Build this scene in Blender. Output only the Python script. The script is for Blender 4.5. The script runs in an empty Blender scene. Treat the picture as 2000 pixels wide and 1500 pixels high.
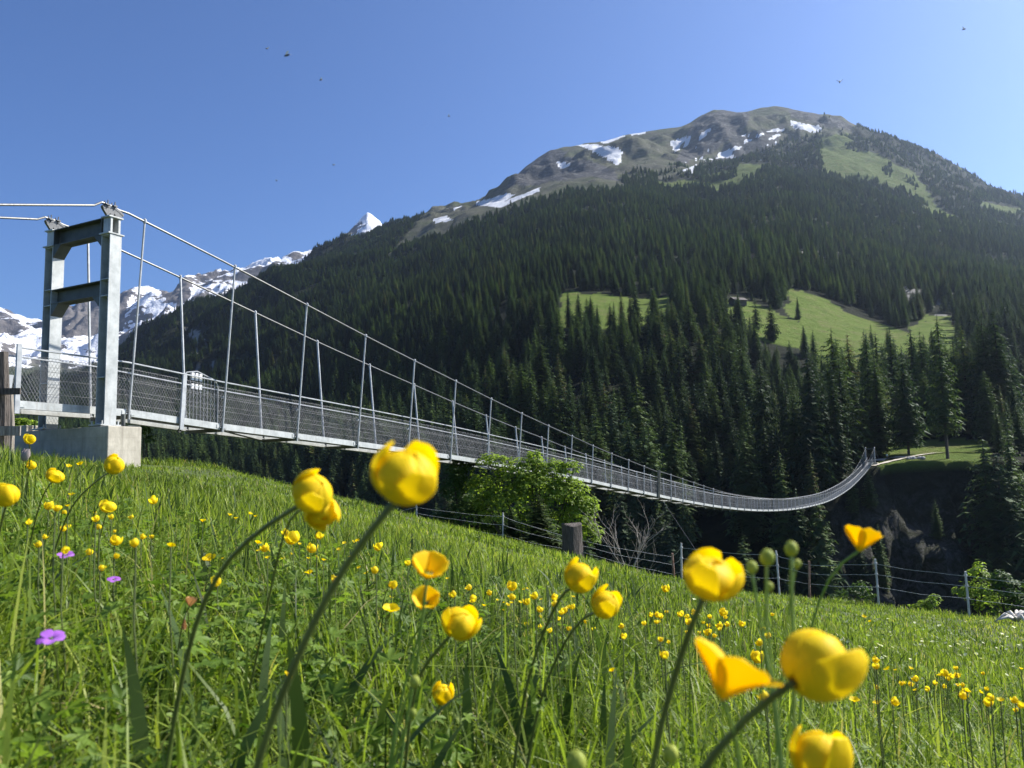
import bpy, math, random
import numpy as np
from mathutils import Vector, Matrix
random.seed(7); rng = np.random.default_rng(11)
S = bpy.context.scene
COL = S.collection
# ------------------------------------------------------------------ camera
F = 1600.0; PITCH = math.radians(6.2); ROLL = math.radians(1.2)
fw = np.array([0, math.cos(PITCH), math.sin(PITCH)])
_u0 = np.array([0, -math.sin(PITCH), math.cos(PITCH)]); _r0 = np.array([1., 0, 0])
CR = math.cos(ROLL)*_r0 - math.sin(ROLL)*_u0
CU = math.sin(ROLL)*_r0 + math.cos(ROLL)*_u0
cam = bpy.data.cameras.new('camera'); co = bpy.data.objects.new('camera', cam); COL.objects.link(co)
co.matrix_world = Matrix(((CR[0], CU[0], -fw[0], 0), (CR[1], CU[1], -fw[1], 0), (CR[2], CU[2], -fw[2], 0), (0, 0, 0, 1)))
cam.sensor_width = 36; cam.lens = 36*F/2000; cam.clip_start = 0.02; cam.clip_end = 20000
cam.dof.use_dof = True; cam.dof.focus_distance = 7.0; cam.dof.aperture_fstop = 9.5
S.camera = co
# ------------------------------------------------------------------ sky, sun, exposure
SUN_AZ, SUN_EL = math.radians(68), math.radians(42)
w = bpy.data.worlds.new('World'); S.world = w; w.use_nodes = True
nt = w.node_tree; bg = nt.nodes['Background']
sky = nt.nodes.new('ShaderNodeTexSky'); sky.sky_type = 'NISHITA'; sky.sun_disc = False
sky.sun_elevation = SUN_EL; sky.sun_rotation = SUN_AZ
sky.altitude = 1100; sky.air_density = 1.0; sky.dust_density = 3.0; sky.ozone_density = 6.0
gm = nt.nodes.new('ShaderNodeGamma'); gm.inputs[1].default_value = 1.15     # a deeper, cleaner mountain sky
tint = nt.nodes.new('ShaderNodeMix'); tint.data_type = 'RGBA'; tint.blend_type = 'MULTIPLY'; tint.inputs[0].default_value = 1.0
tint.inputs[7].default_value = (.96, 1.04, 1.18, 1)
nt.links.new(sky.outputs[0], gm.inputs[0]); nt.links.new(gm.outputs[0], tint.inputs[6]); nt.links.new(tint.outputs[2], bg.inputs[0]); bg.inputs[1].default_value = 0.060
sl = bpy.data.lights.new('sun', 'SUN'); sl.energy = 5.0; sl.angle = math.radians(0.5); sl.color = (1, 0.955, 0.88)
so = bpy.data.objects.new('sun', sl); COL.objects.link(so)
SD = Vector((math.cos(SUN_EL)*math.sin(SUN_AZ), math.cos(SUN_EL)*math.cos(SUN_AZ), math.sin(SUN_EL)))
so.rotation_euler = SD.to_track_quat('Z', 'Y').to_euler(); so.location = (30, 10, 60)
S.view_settings.view_transform = 'Standard'; S.view_settings.look = 'None'
S.view_settings.exposure = 0.95; S.view_settings.gamma = 1.0
HAZE = 4.5e-5
S.cycles.max_bounces = 8; S.cycles.volume_bounces = 0; S.cycles.transparent_max_bounces = 8
try: S.cycles.volume_max_steps = 64
except Exception: pass

# ------------------------------------------------------------------ helpers
def ray(x, y): return (x-1000)/F*CR - (y-750)/F*CU + fw
def at(x, y, D):
    v = ray(x, y); return v*(D/v[1])
def proj(P):
    P = np.asarray(P, float); c = P@fw
    return 1000+F*(P@CR)/c, 750-F*(P@CU)/c
def smooth01(t):
    t = np.clip(t, 0, 1); return t*t*(3-2*t)
_G = rng.random((256, 256))
def vnoise(x, y):
    xi = np.floor(x).astype(int); yi = np.floor(y).astype(int)
    fx = x-xi; fy = y-yi; fx = fx*fx*(3-2*fx); fy = fy*fy*(3-2*fy)
    a = _G[xi & 255, yi & 255]; b = _G[(xi+1) & 255, yi & 255]
    c = _G[xi & 255, (yi+1) & 255]; d = _G[(xi+1) & 255, (yi+1) & 255]
    return (a*(1-fx)+b*fx)*(1-fy)+(c*(1-fx)+d*fx)*fy
def fbm(x, y, o=5, ridged=False):
    s = 0; a = 1; t = 0
    for i in range(o):
        n = vnoise(x+17.3*i, y+9.1*i)
        if ridged: n = 1-np.abs(2*n-1)
        s = s+a*n; t += a; a *= .5; x = x*2.03; y = y*2.03
    return s/t
def inpoly(px, py, poly):
    r = np.zeros(px.shape, bool); n = len(poly); j = n-1
    for i in range(n):
        xi, yi = poly[i]; xj, yj = poly[j]
        if yi != yj:
            c = ((yi > py) != (yj > py)) & (px < (xj-xi)*(py-yi)/(yj-yi)+xi)
            r ^= c
        j = i
    return r
def inany(px, py, polys):
    r = np.zeros(px.shape, bool)
    for p in polys: r |= inpoly(px, py, p)
    return r

def prop(o, label=None, cat=None, group=None, kind=None):
    if label: o['label'] = label
    if cat: o['category'] = cat
    if group: o['group'] = group
    if kind: o['kind'] = kind
    return o
def empty(name, loc, label=None, cat=None, group=None):
    o = bpy.data.objects.new(name, None); COL.objects.link(o); o.location = loc
    o.empty_display_size = .1
    return prop(o, label, cat, group)
def world_loc(o):
    p = np.zeros(3)
    while o is not None:
        p = p+np.array(o.location); o = o.parent
    return p
def npmesh(name, V, Fc, mat, attrs=None, smooth=False):
    me = bpy.data.meshes.new(name)
    V = np.asarray(V, np.float32); Fc = np.asarray(Fc, np.int32)
    k = Fc.shape[1]
    me.vertices.add(len(V)); me.vertices.foreach_set('co', V.ravel())
    me.loops.add(Fc.size); me.loops.foreach_set('vertex_index', Fc.ravel())
    me.polygons.add(len(Fc)); me.polygons.foreach_set('loop_start', np.arange(0, Fc.size, k, dtype=np.int32))
    try: me.polygons.foreach_set('loop_total', np.full(len(Fc), k, np.int32))
    except Exception: pass
    me.update(calc_edges=True)
    if attrs:
        for n, a in attrs.items():
            at_ = me.attributes.new(n, 'FLOAT', 'POINT'); at_.data.foreach_set('value', np.asarray(a, np.float32))
    if smooth: me.polygons.foreach_set('use_smooth', np.ones(len(Fc), bool))
    if mat: me.materials.append(mat)
    me.validate()
    return me
def npobj(name, V, Fc, mat, parent=None, attrs=None, smooth=False):
    if parent is not None: V = np.asarray(V)-world_loc(parent)
    o = bpy.data.objects.new(name, npmesh(name, V, Fc, mat, attrs, smooth)); COL.objects.link(o)
    if parent is not None: o.parent = parent
    return o
class MB:
    """collects shapes for ONE mesh"""
    def __init__(s): s.v = []; s.f = []; s.n = 0
    def add(s, V, Fc):
        s.v.append(np.asarray(V, float)); s.f += [tuple(i+s.n for i in q) for q in Fc]; s.n += len(V)
    def box(s, c, size, ax=None, taper=1.0):
        c = np.asarray(c, float); h = np.asarray(size, float)/2
        if ax is None: ax = np.eye(3)
        ax = np.asarray(ax)
        V = []
        for z in (-1, 1):
            t = taper if z > 0 else 1
            for x, y in ((-1, -1), (1, -1), (1, 1), (-1, 1)):
                V.append(c+x*h[0]*t*ax[0]+y*h[1]*t*ax[1]+z*h[2]*ax[2])
        s.add(V, [(3, 2, 1, 0), (4, 5, 6, 7), (0, 1, 5, 4), (1, 2, 6, 5), (2, 3, 7, 6), (3, 0, 4, 7)])
    def prism(s, poly, d):
        """planar polygon (list of 3d pts) extruded by vector d"""
        P = np.asarray(poly, float); n = len(P); V = list(P)+list(P+np.asarray(d))
        s.add(V, [tuple(range(n))[::-1], tuple(range(n, 2*n))]+[(i, (i+1) % n, n+(i+1) % n, n+i) for i in range(n)])
    def tube(s, pts, r, n=6, cap=True):
        P = [np.asarray(p, float) for p in pts]; m = len(P)
        rr = r if hasattr(r, '__len__') else [r]*m
        V = []; up = None
        for i in range(m):
            t = P[min(i+1, m-1)]-P[max(i-1, 0)]; L = np.linalg.norm(t); t = t/L if L > 0 else np.array([0, 0, 1.])
            if up is None:
                up = np.array([0, 0, 1.]) if abs(t[2]) < .9 else np.array([1., 0, 0])
            a = up-t*(up@t); a /= (np.linalg.norm(a)+1e-9); b = np.cross(t, a); up = a
            for k in range(n):
                q = 2*math.pi*k/n; V.append(P[i]+rr[i]*(math.cos(q)*a+math.sin(q)*b))
        Fc = [(i*n+k, i*n+(k+1) % n, (i+1)*n+(k+1) % n, (i+1)*n+k) for i in range(m-1) for k in range(n)]
        if cap: Fc += [tuple(range(n))[::-1], tuple(range((m-1)*n, m*n))]
        s.add(V, Fc)
    def lathe(s, c, prof, n=10, ax=None):
        c = np.asarray(c, float); ax = np.eye(3) if ax is None else np.asarray(ax)
        V = [c+ax[2]*z+r*(math.cos(2*math.pi*k/n)*ax[0]+math.sin(2*math.pi*k/n)*ax[1]) for r, z in prof for k in range(n)]
        m = len(prof)
        s.add(V, [(i*n+k, i*n+(k+1) % n, (i+1)*n+(k+1) % n, (i+1)*n+k) for i in range(m-1) for k in range(n)]
              + [tuple(range(n))[::-1], tuple(range((m-1)*n, m*n))])
    def build(s, name, mat, parent=None, smooth=False, loc=None):
        V = np.concatenate(s.v)
        if parent is not None: V = V-world_loc(parent)
        if loc is not None: V = V-np.asarray(loc)
        me = bpy.data.meshes.new(name); me.from_pydata(V.tolist(), [], s.f); me.update()
        if smooth: me.polygons.foreach_set('use_smooth', np.ones(len(me.polygons), bool))
        me.materials.append(mat)
        o = bpy.data.objects.new(name, me); COL.objects.link(o)
        if parent is not None: o.parent = parent
        if loc is not None: o.location = loc
        return o

# ------------------------------------------------------------------ materials
def newmat(name):
    m = bpy.data.materials.new(name); m.use_nodes = True; nt = m.node_tree
    return m, nt, nt.nodes['Principled BSDF'], nt.nodes['Material Output']
def N(nt, t, **k):
    n = nt.nodes.new(t)
    for a, b in k.items(): setattr(n, a, b)
    return n
def ramp(nt, fac, stops, interp='LINEAR'):
    r = N(nt, 'ShaderNodeValToRGB'); cr = r.color_ramp; cr.interpolation = interp
    while len(cr.elements) < len(stops): cr.elements.new(.5)
    for e, (p, c) in zip(cr.elements, stops): e.position = p; e.color = (*c, 1)
    nt.links.new(fac, r.inputs[0]); return r.outputs[0]
def noise(nt, scale, detail=4, vec=None, rough=.55, dist=0.):
    n = N(nt, 'ShaderNodeTexNoise'); n.inputs['Scale'].default_value = scale; n.inputs['Detail'].default_value = detail
    n.inputs['Roughness'].default_value = rough; n.inputs['Distortion'].default_value = dist
    if vec is not None: nt.links.new(vec, n.inputs['Vector'])
    return n.outputs[0]
def coords(nt, kind='Object'): return N(nt, 'ShaderNodeTexCoord').outputs[kind]
def mathn(nt, op, a, b=None, clamp=False):
    n = N(nt, 'ShaderNodeMath', operation=op); n.use_clamp = clamp
    for i, q in enumerate((a, b)):
        if q is None: continue
        if isinstance(q, (int, float)): n.inputs[i].default_value = q
        else: nt.links.new(q, n.inputs[i])
    return n.outputs[0]
def mixc(nt, f, a, b, mode='MIX'):
    n = N(nt, 'ShaderNodeMix', data_type='RGBA', blend_type=mode)
    for sck, q in ((0, f), (6, a), (7, b)):
        if isinstance(q, (int, float)): n.inputs[sck].default_value = q
        elif isinstance(q, tuple): n.inputs[sck].default_value = (*q, 1)
        else: nt.links.new(q, n.inputs[sck])
    return n.outputs[2]
def attr(nt, name): return N(nt, 'ShaderNodeAttribute', attribute_name=name).outputs['Fac']
def bump(nt, b, h, strength=.4, dist=.05):
    n = N(nt, 'ShaderNodeBump'); n.inputs['Strength'].default_value = strength; n.inputs['Distance'].default_value = dist
    nt.links.new(h, n.inputs['Height']); nt.links.new(n.outputs[0], b.inputs['Normal'])
def simple(name, c1, c2, scale=3., rough=.6, metal=0., bmp=0., detail=5, stretch=None):
    m, nt, b, o = newmat(name); v = coords(nt)
    if stretch:
        mp = N(nt, 'ShaderNodeMapping'); mp.inputs['Scale'].default_value = stretch; nt.links.new(v, mp.inputs[0]); v = mp.outputs[0]
    n = noise(nt, scale, detail, v)
    nt.links.new(ramp(nt, n, [(.32, c1), (.68, c2)]), b.inputs['Base Color'])
    b.inputs['Roughness'].default_value = rough; b.inputs['Metallic'].default_value = metal
    if bmp: bump(nt, b, n, bmp)
    return m
def leafmat(name, stops, trans=.35, tcol=1.5, rough=.55, source='tone', spec=.3):
    """foliage: reflects and lets light through; stops are albedo over a per-leaf attribute or per-object random"""
    m, nt, b, o = newmat(name)
    f = attr(nt, 'tone') if source == 'tone' else N(nt, 'ShaderNodeObjectInfo').outputs['Random']
    if source == 'both': f = mathn(nt, 'ADD', mathn(nt, 'MULTIPLY', f, .72), mathn(nt, 'MULTIPLY', attr(nt, 'tone'), .28))
    c = ramp(nt, f, stops)
    if source == 'both':     # stands of lighter and darker trees across the slope
        n_ = noise(nt, .012, 3, N(nt, 'ShaderNodeObjectInfo').outputs['Location'])
        c = mixc(nt, ramp(nt, n_, [(.42, (0, 0, 0)), (.62, (1, 1, 1))]), c, mixc(nt, 1., c, (1.5, 1.55, 1.25), 'MULTIPLY'))
    nt.links.new(c, b.inputs['Base Color']); b.inputs['Roughness'].default_value = rough
    b.inputs['Specular IOR Level'].default_value = spec
    t = N(nt, 'ShaderNodeBsdfTranslucent')
    nt.links.new(mixc(nt, 1., c, (tcol, tcol*1.05, tcol*.55), 'MULTIPLY'), t.inputs[0])
    x = N(nt, 'ShaderNodeMixShader'); x.inputs[0].default_value = trans
    nt.links.new(b.outputs[0], x.inputs[1]); nt.links.new(t.outputs[0], x.inputs[2]); nt.links.new(x.outputs[0], o.inputs[0])
    return m
M = {}
def steelmat():         # mottled zinc with pale and rusty runs
    m, nt, b, o = newmat('galvanised_steel'); v = coords(nt)
    mp = N(nt, 'ShaderNodeMapping'); mp.inputs['Scale'].default_value = (5, 5, .5); nt.links.new(v, mp.inputs[0])
    c = ramp(nt, noise(nt, 3.2, 9, v, .7), [(.3, (.30, .315, .305)), (.55, (.46, .475, .46)), (.72, (.55, .56, .54))])
    c = mixc(nt, ramp(nt, noise(nt, 2.2, 6, mp.outputs[0], .6), [(.55, (0, 0, 0)), (.75, (.6, .6, .6))]), c, (.26, .235, .20))
    nt.links.new(c, b.inputs['Base Color']); b.inputs['Roughness'].default_value = .5; b.inputs['Metallic'].default_value = .15; return m
M['steel'] = steelmat()
M['steelpole'] = simple('galvanised_tube', (.30, .31, .315), (.46, .475, .48), 5, .45, .2)
M['beam'] = simple('dark_steel', (.06, .065, .058), (.11, .115, .10), 3, .55, .2)
M['darksteel'] = simple('weathered_steel', (.16, .165, .16), (.28, .285, .28), 3, .6, .1)
M['black'] = simple('black_steel', (.02, .02, .022), (.05, .05, .05), 8, .5, .3)
M['cable'] = simple('steel_cable', (.09, .092, .09), (.17, .17, .165), 30, .45, .5)
M['wire'] = simple('wire_mesh', (.17, .175, .175), (.27, .275, .275), 4, .5, .3)
M['grating'] = simple('deck_grating', (.07, .075, .08), (.12, .125, .13), 10, .6, .3)
def concretemat():      # board marks, run-down stains and a darker damp foot
    m, nt, b, o = newmat('concrete'); v = coords(nt)
    def st(sc, k, d=6):
        mp = N(nt, 'ShaderNodeMapping'); mp.inputs['Scale'].default_value = sc; nt.links.new(v, mp.inputs[0]); return noise(nt, k, d, mp.outputs[0], .65)
    c = ramp(nt, st((1, 1, 1), 2.5, 10), [(.3, (.33, .30, .24)), (.7, (.55, .51, .42))])
    c = mixc(nt, ramp(nt, st((7, 7, .35), 1.3), [(.50, (0, 0, 0)), (.78, (.6, .6, .6))]), c, (.20, .18, .145))
    w_ = N(nt, 'ShaderNodeTexWave', bands_direction='Z'); w_.inputs['Scale'].default_value = 1.1; w_.inputs['Distortion'].default_value = .3; nt.links.new(v, w_.inputs['Vector'])
    c = mixc(nt, ramp(nt, w_.outputs['Fac'], [(.0, (.12, .12, .12)), (.05, (0, 0, 0))]), c, (.2, .18, .15))
    nt.links.new(c, b.inputs['Base Color']); b.inputs['Roughness'].default_value = .9; bump(nt, b, st((1, 1, .5), 14, 8), .35, .02); return m
M['concrete'] = concretemat()
M['wood'] = simple('weathered_wood', (.16, .135, .11), (.36, .32, .27), 6, .85, 0, .5, 6, (6, 6, .8))
M['oldwood'] = simple('old_dark_wood', (.05, .042, .035), (.12, .10, .085), 6, .9, 0, .8, 7, (5, 5, .7))
M['bleached'] = simple('bleached_root', (.50, .46, .39), (.75, .71, .63), 8, .8, 0, .6)
M['bark'] = simple('bark', (.04, .033, .027), (.085, .07, .055), 4, .95, 0, .5, 6, (6, 6, 1))
M['twig'] = simple('dead_twig', (.22, .19, .15), (.40, .36, .30), 6, .8)
M['post'] = simple('fence_post', (.40, .40, .39), (.62, .62, .60), 6, .6)
M['rustpost'] = simple('rusty_post', (.20, .10, .06), (.38, .25, .19), 9, .8)
M['cord'] = simple('fence_wire', (.5, .5, .48), (.7, .7, .68), 6, .5)
M['white'] = simple('white_plate', (.7, .7, .7), (.82, .82, .82), 6, .5)
M['gravel'] = simple('gravel_path', (.42, .38, .30), (.60, .55, .45), 3, .95)
M['path'] = M['gravel']
M['shingle'] = simple('shingle_roof', (.06, .05, .045), (.12, .10, .09), 3, .85)
M['rockp'] = simple('grey_rock', (.26, .25, .24), (.44, .43, .41), 2, .9, 0, .6)
M['stem'] = simple('flower_stem', (.065, .085, .022), (.12, .15, .04), 20, .5)
M['stemlight'] = simple('fresh_stem', (.14, .24, .05), (.22, .34, .09), 20, .5)
M['skin'] = simple('skin', (.5, .33, .25), (.58, .40, .30), 6, .6)
M['teal'] = simple('teal_shirt', (.16, .42, .42), (.22, .50, .50), 6, .8)
M['navy'] = simple('dark_trousers', (.03, .035, .05), (.05, .06, .08), 6, .8)
M['hair'] = simple('dark_hair', (.03, .02, .015), (.06, .04, .03), 6, .8)
M['insect'] = simple('insect_body', (.02, .02, .03), (.05, .05, .07), 6, .4)
def wingmat():
    m, nt, b, o = newmat('insect_wing'); b.inputs['Base Color'].default_value = (.75, .8, .9, 1)
    b.inputs['Alpha'].default_value = .55; b.inputs['Roughness'].default_value = .2; return m
M['wing'] = wingmat()
M['spruce'] = leafmat('spruce_needles', [(0, (.025, .042, .022)), (.22, (.040, .066, .034)), (.4, (.030, .052, .030)), (.6, (.075, .110, .040)), (.72, (.045, .072, .032)), (.84, (.090, .125, .045)), (.9, (.10, .085, .048)), (1, (.115, .085, .052))], .2, 1.3, .65, 'both', .2)
M['decid'] = leafmat('maple_leaves', [(0, (.11, .17, .025)), (.5, (.20, .28, .045)), (1, (.32, .40, .08))], .52, 1.5, .5)
M['shrubdark'] = leafmat('dark_shrub_leaves', [(0, (.035, .07, .018)), (.5, (.06, .11, .025)), (1, (.09, .15, .035))], .35, 1.4, .55)
M['grass'] = leafmat('grass_blades', [(0, (.034, .060, .008)), (.3, (.118, .172, .021)), (.7, (.205, .270, .036)), (.9, (.31, .355, .065)), (.96, (.33, .29, .11)), (1, (.40, .33, .16))], .42, 1.6, .5, spec=.28)
M['herb'] = leafmat('herb_leaves', [(0, (.045, .09, .012)), (.5, (.115, .19, .024)), (1, (.22, .31, .05))], .42, 1.5, .55, spec=.25)
M['wideleaf'] = leafmat('wide_leaf', [(0, (.035, .065, .016)), (1, (.08, .125, .032))], .32, 1.5, .55, spec=.2)
def petal(name, c1, c2, trans=.45, tc=(1, .72, .02)):
    m, nt, b, o = newmat(name)
    c = ramp(nt, mathn(nt, 'ADD', mathn(nt, 'MULTIPLY', attr(nt, 'tone'), .7), mathn(nt, 'MULTIPLY', noise(nt, 90, 3, coords(nt)), .3)), [(.1, c1), (.9, c2)])
    nt.links.new(c, b.inputs['Base Color']); b.inputs['Roughness'].default_value = .55; b.inputs['Specular IOR Level'].default_value = .22
    mp_ = N(nt, 'ShaderNodeMapping'); mp_.inputs['Scale'].default_value = (1, 1, .25); nt.links.new(coords(nt), mp_.inputs[0]); bump(nt, b, noise(nt, 380, 4, mp_.outputs[0], .6), .35, .0006)
    t = N(nt, 'ShaderNodeBsdfTranslucent'); t.inputs[0].default_value = (*tc, 1)
    x = N(nt, 'ShaderNodeMixShader'); x.inputs[0].default_value = trans
    nt.links.new(b.outputs[0], x.inputs[1]); nt.links.new(t.outputs[0], x.inputs[2]); nt.links.new(x.outputs[0], o.inputs[0]); return m
M['globe'] = petal('globeflower_petal', (.93, .66, .008), (.99, .84, .03), .55, (1, .88, .02))
M['butter'] = petal('buttercup_petal', (.96, .68, .0), (.99, .78, .006), .5, (1, .78, .0))
M['purple'] = petal('purple_petal', (.42, .12, .62), (.62, .28, .80), .4, (.5, .15, .7))
M['pale'] = petal('pale_petal', (.75, .78, .35), (.85, .88, .6), .3, (.8, .8, .4))
M['brown'] = petal('withered_petal', (.40, .20, .08), (.55, .32, .14), .3, (.6, .3, .1))
M['fluff'] = petal('seed_fluff', (.40, .33, .33), (.55, .48, .46), .4, (.5, .4, .4))
M['bud'] = petal('green_bud', (.28, .36, .06), (.52, .56, .10), .3, (.5, .55, .1))

# ------------------------------------------------------------------ terrain: meadow
_cp = []   # (px, py, depth) seen on the meadow surface
for px, py, D in [(60, 897, 17.2), (160, 903, 17.6), (250, 914, 18.4), (400, 908, 20.5), (480, 945, 22), (560, 985, 25), (640, 1008, 28), (700, 1022, 30), (816, 1038, 31.5),
                  (984, 1078, 30), (1130, 1094, 27), (1200, 1132, 26), (1330, 1155, 24.5), (1520, 1168, 23.5), (1717, 1190, 22.5), (1896, 1212, 20.5), (2000, 1218, 19.8), (-400, 890, 15)]:
    _cp.append(at(px, py, D))
_pl = lambda X, Y: -.46-.225*X-.058*Y
for X, Y in [(0, 0), (1, 1.5), (-1, 1.5), (3, 4), (-3, 4), (0, 5), (0, 9), (5, 9), (-1.5, 9), (0, -4), (6, 0), (-6, 0), (12, 6), (0, 16), (7, 15)]:
    _cp.append(np.array([X, Y, _pl(X, Y)]))
_cp.append(np.array([-4.5, 9, .05])); _cp.append(np.array([-8, 13, .22]))
_cp = np.array(_cp)
def _phi(r2): return np.where(r2 > 1e-9, .5*r2*np.log(np.maximum(r2, 1e-9)), 0)
_A = _phi(((_cp[:, None, :2]-_cp[None, :, :2])**2).sum(2))+np.eye(len(_cp))*1.0
_P = np.c_[np.ones(len(_cp)), _cp[:, :2]]
_K = np.block([[_A, _P], [_P.T, np.zeros((3, 3))]])
_W = np.linalg.solve(_K, np.r_[_cp[:, 2], 0, 0, 0])
def meadow_z(X, Y):
    X = np.asarray(X, float); Y = np.asarray(Y, float); sh = X.shape; x = X.ravel(); y = Y.ravel(); out = np.zeros(len(x))
    for i in range(0, len(x), 20000):
        a = x[i:i+20000]; b = y[i:i+20000]
        r2 = (a[:, None]-_cp[:, 0])**2+(b[:, None]-_cp[:, 1])**2
        out[i:i+20000] = _phi(r2)@_W[:-3]+_W[-3]+_W[-2]*a+_W[-1]*b
    bump_ = (fbm(x*.9+40, y*.9+40, 3)-.5)*.16*smooth01((np.hypot(x, y)-2)/6)
    return (out+bump_).reshape(sh)
_rpx = [-1200, -300, 0, 60, 250, 330, 400, 480, 560, 640, 700, 816, 984, 1130, 1200, 1330, 1520, 1717, 1896, 2000, 2600, 4000]
_rD = [30, 30, 29, 27, 19.8, 20.3, 21.2, 23, 26.3, 29, 31, 32.6, 31.4, 28.2, 27.2, 25.6, 24.6, 23.6, 21.6, 20.8, 16, 12]
def rimD(px): return np.interp(px, _rpx, _rD)
def ground_near(X, Y):
    X = np.asarray(X, float); Y = np.asarray(Y, float)
    Yc = np.maximum(Y, .5); px = 1000+F*X/Yc; rd = rimD(px)
    z = meadow_z(X, np.minimum(Y, rd+1.2))
    e = np.maximum(Y-rd, 0)
    return z-1.15*np.maximum(e-.5, 0)*smooth01(e/2.5)
def gz(x, y): return float(ground_near(np.array([x]), np.array([y]))[0])

ys = np.concatenate([np.linspace(-8, 0, 9)[:-1], np.linspace(0, 34, 150)[:-1], np.linspace(34, 108, 60)])
us = np.linspace(-1, 1, 260)
YY = np.repeat(ys[:, None], len(us), 1); half = 12+1.0*np.maximum(ys, 0); XX = us[None, :]*half[:, None]
ZZ = np.maximum(ground_near(XX, YY), -96+3*fbm(XX*.05, YY*.05))
def gridfaces(r, c):
    i = np.arange(r-1)[:, None]*c+np.arange(c-1)[None, :]
    return np.stack([i, i+1, i+c+1, i+c], -1).reshape(-1, 4)
m, nt, b, o_ = newmat('meadow_soil'); v = coords(nt)
n1 = noise(nt, 1.3, 6, v); n2 = noise(nt, 14, 4, v)
c = ramp(nt, n1, [(.3, (.035, .052, .010)), (.5, (.06, .085, .016)), (.7, (.09, .088, .030))])
c = mixc(nt, ramp(nt, n2, [(.35, (0, 0, 0)), (.7, (1, 1, 1))]), c, (.05, .075, .02))
nt.links.new(c, b.inputs['Base Color']); b.inputs['Roughness'].default_value = .95; bump(nt, b, n2, .8, .05)
prop(npobj('meadow_ground', np.stack([XX, YY, ZZ], -1).reshape(-1, 3), gridfaces(len(ys), len(us)), m, smooth=True), kind='structure')

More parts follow.
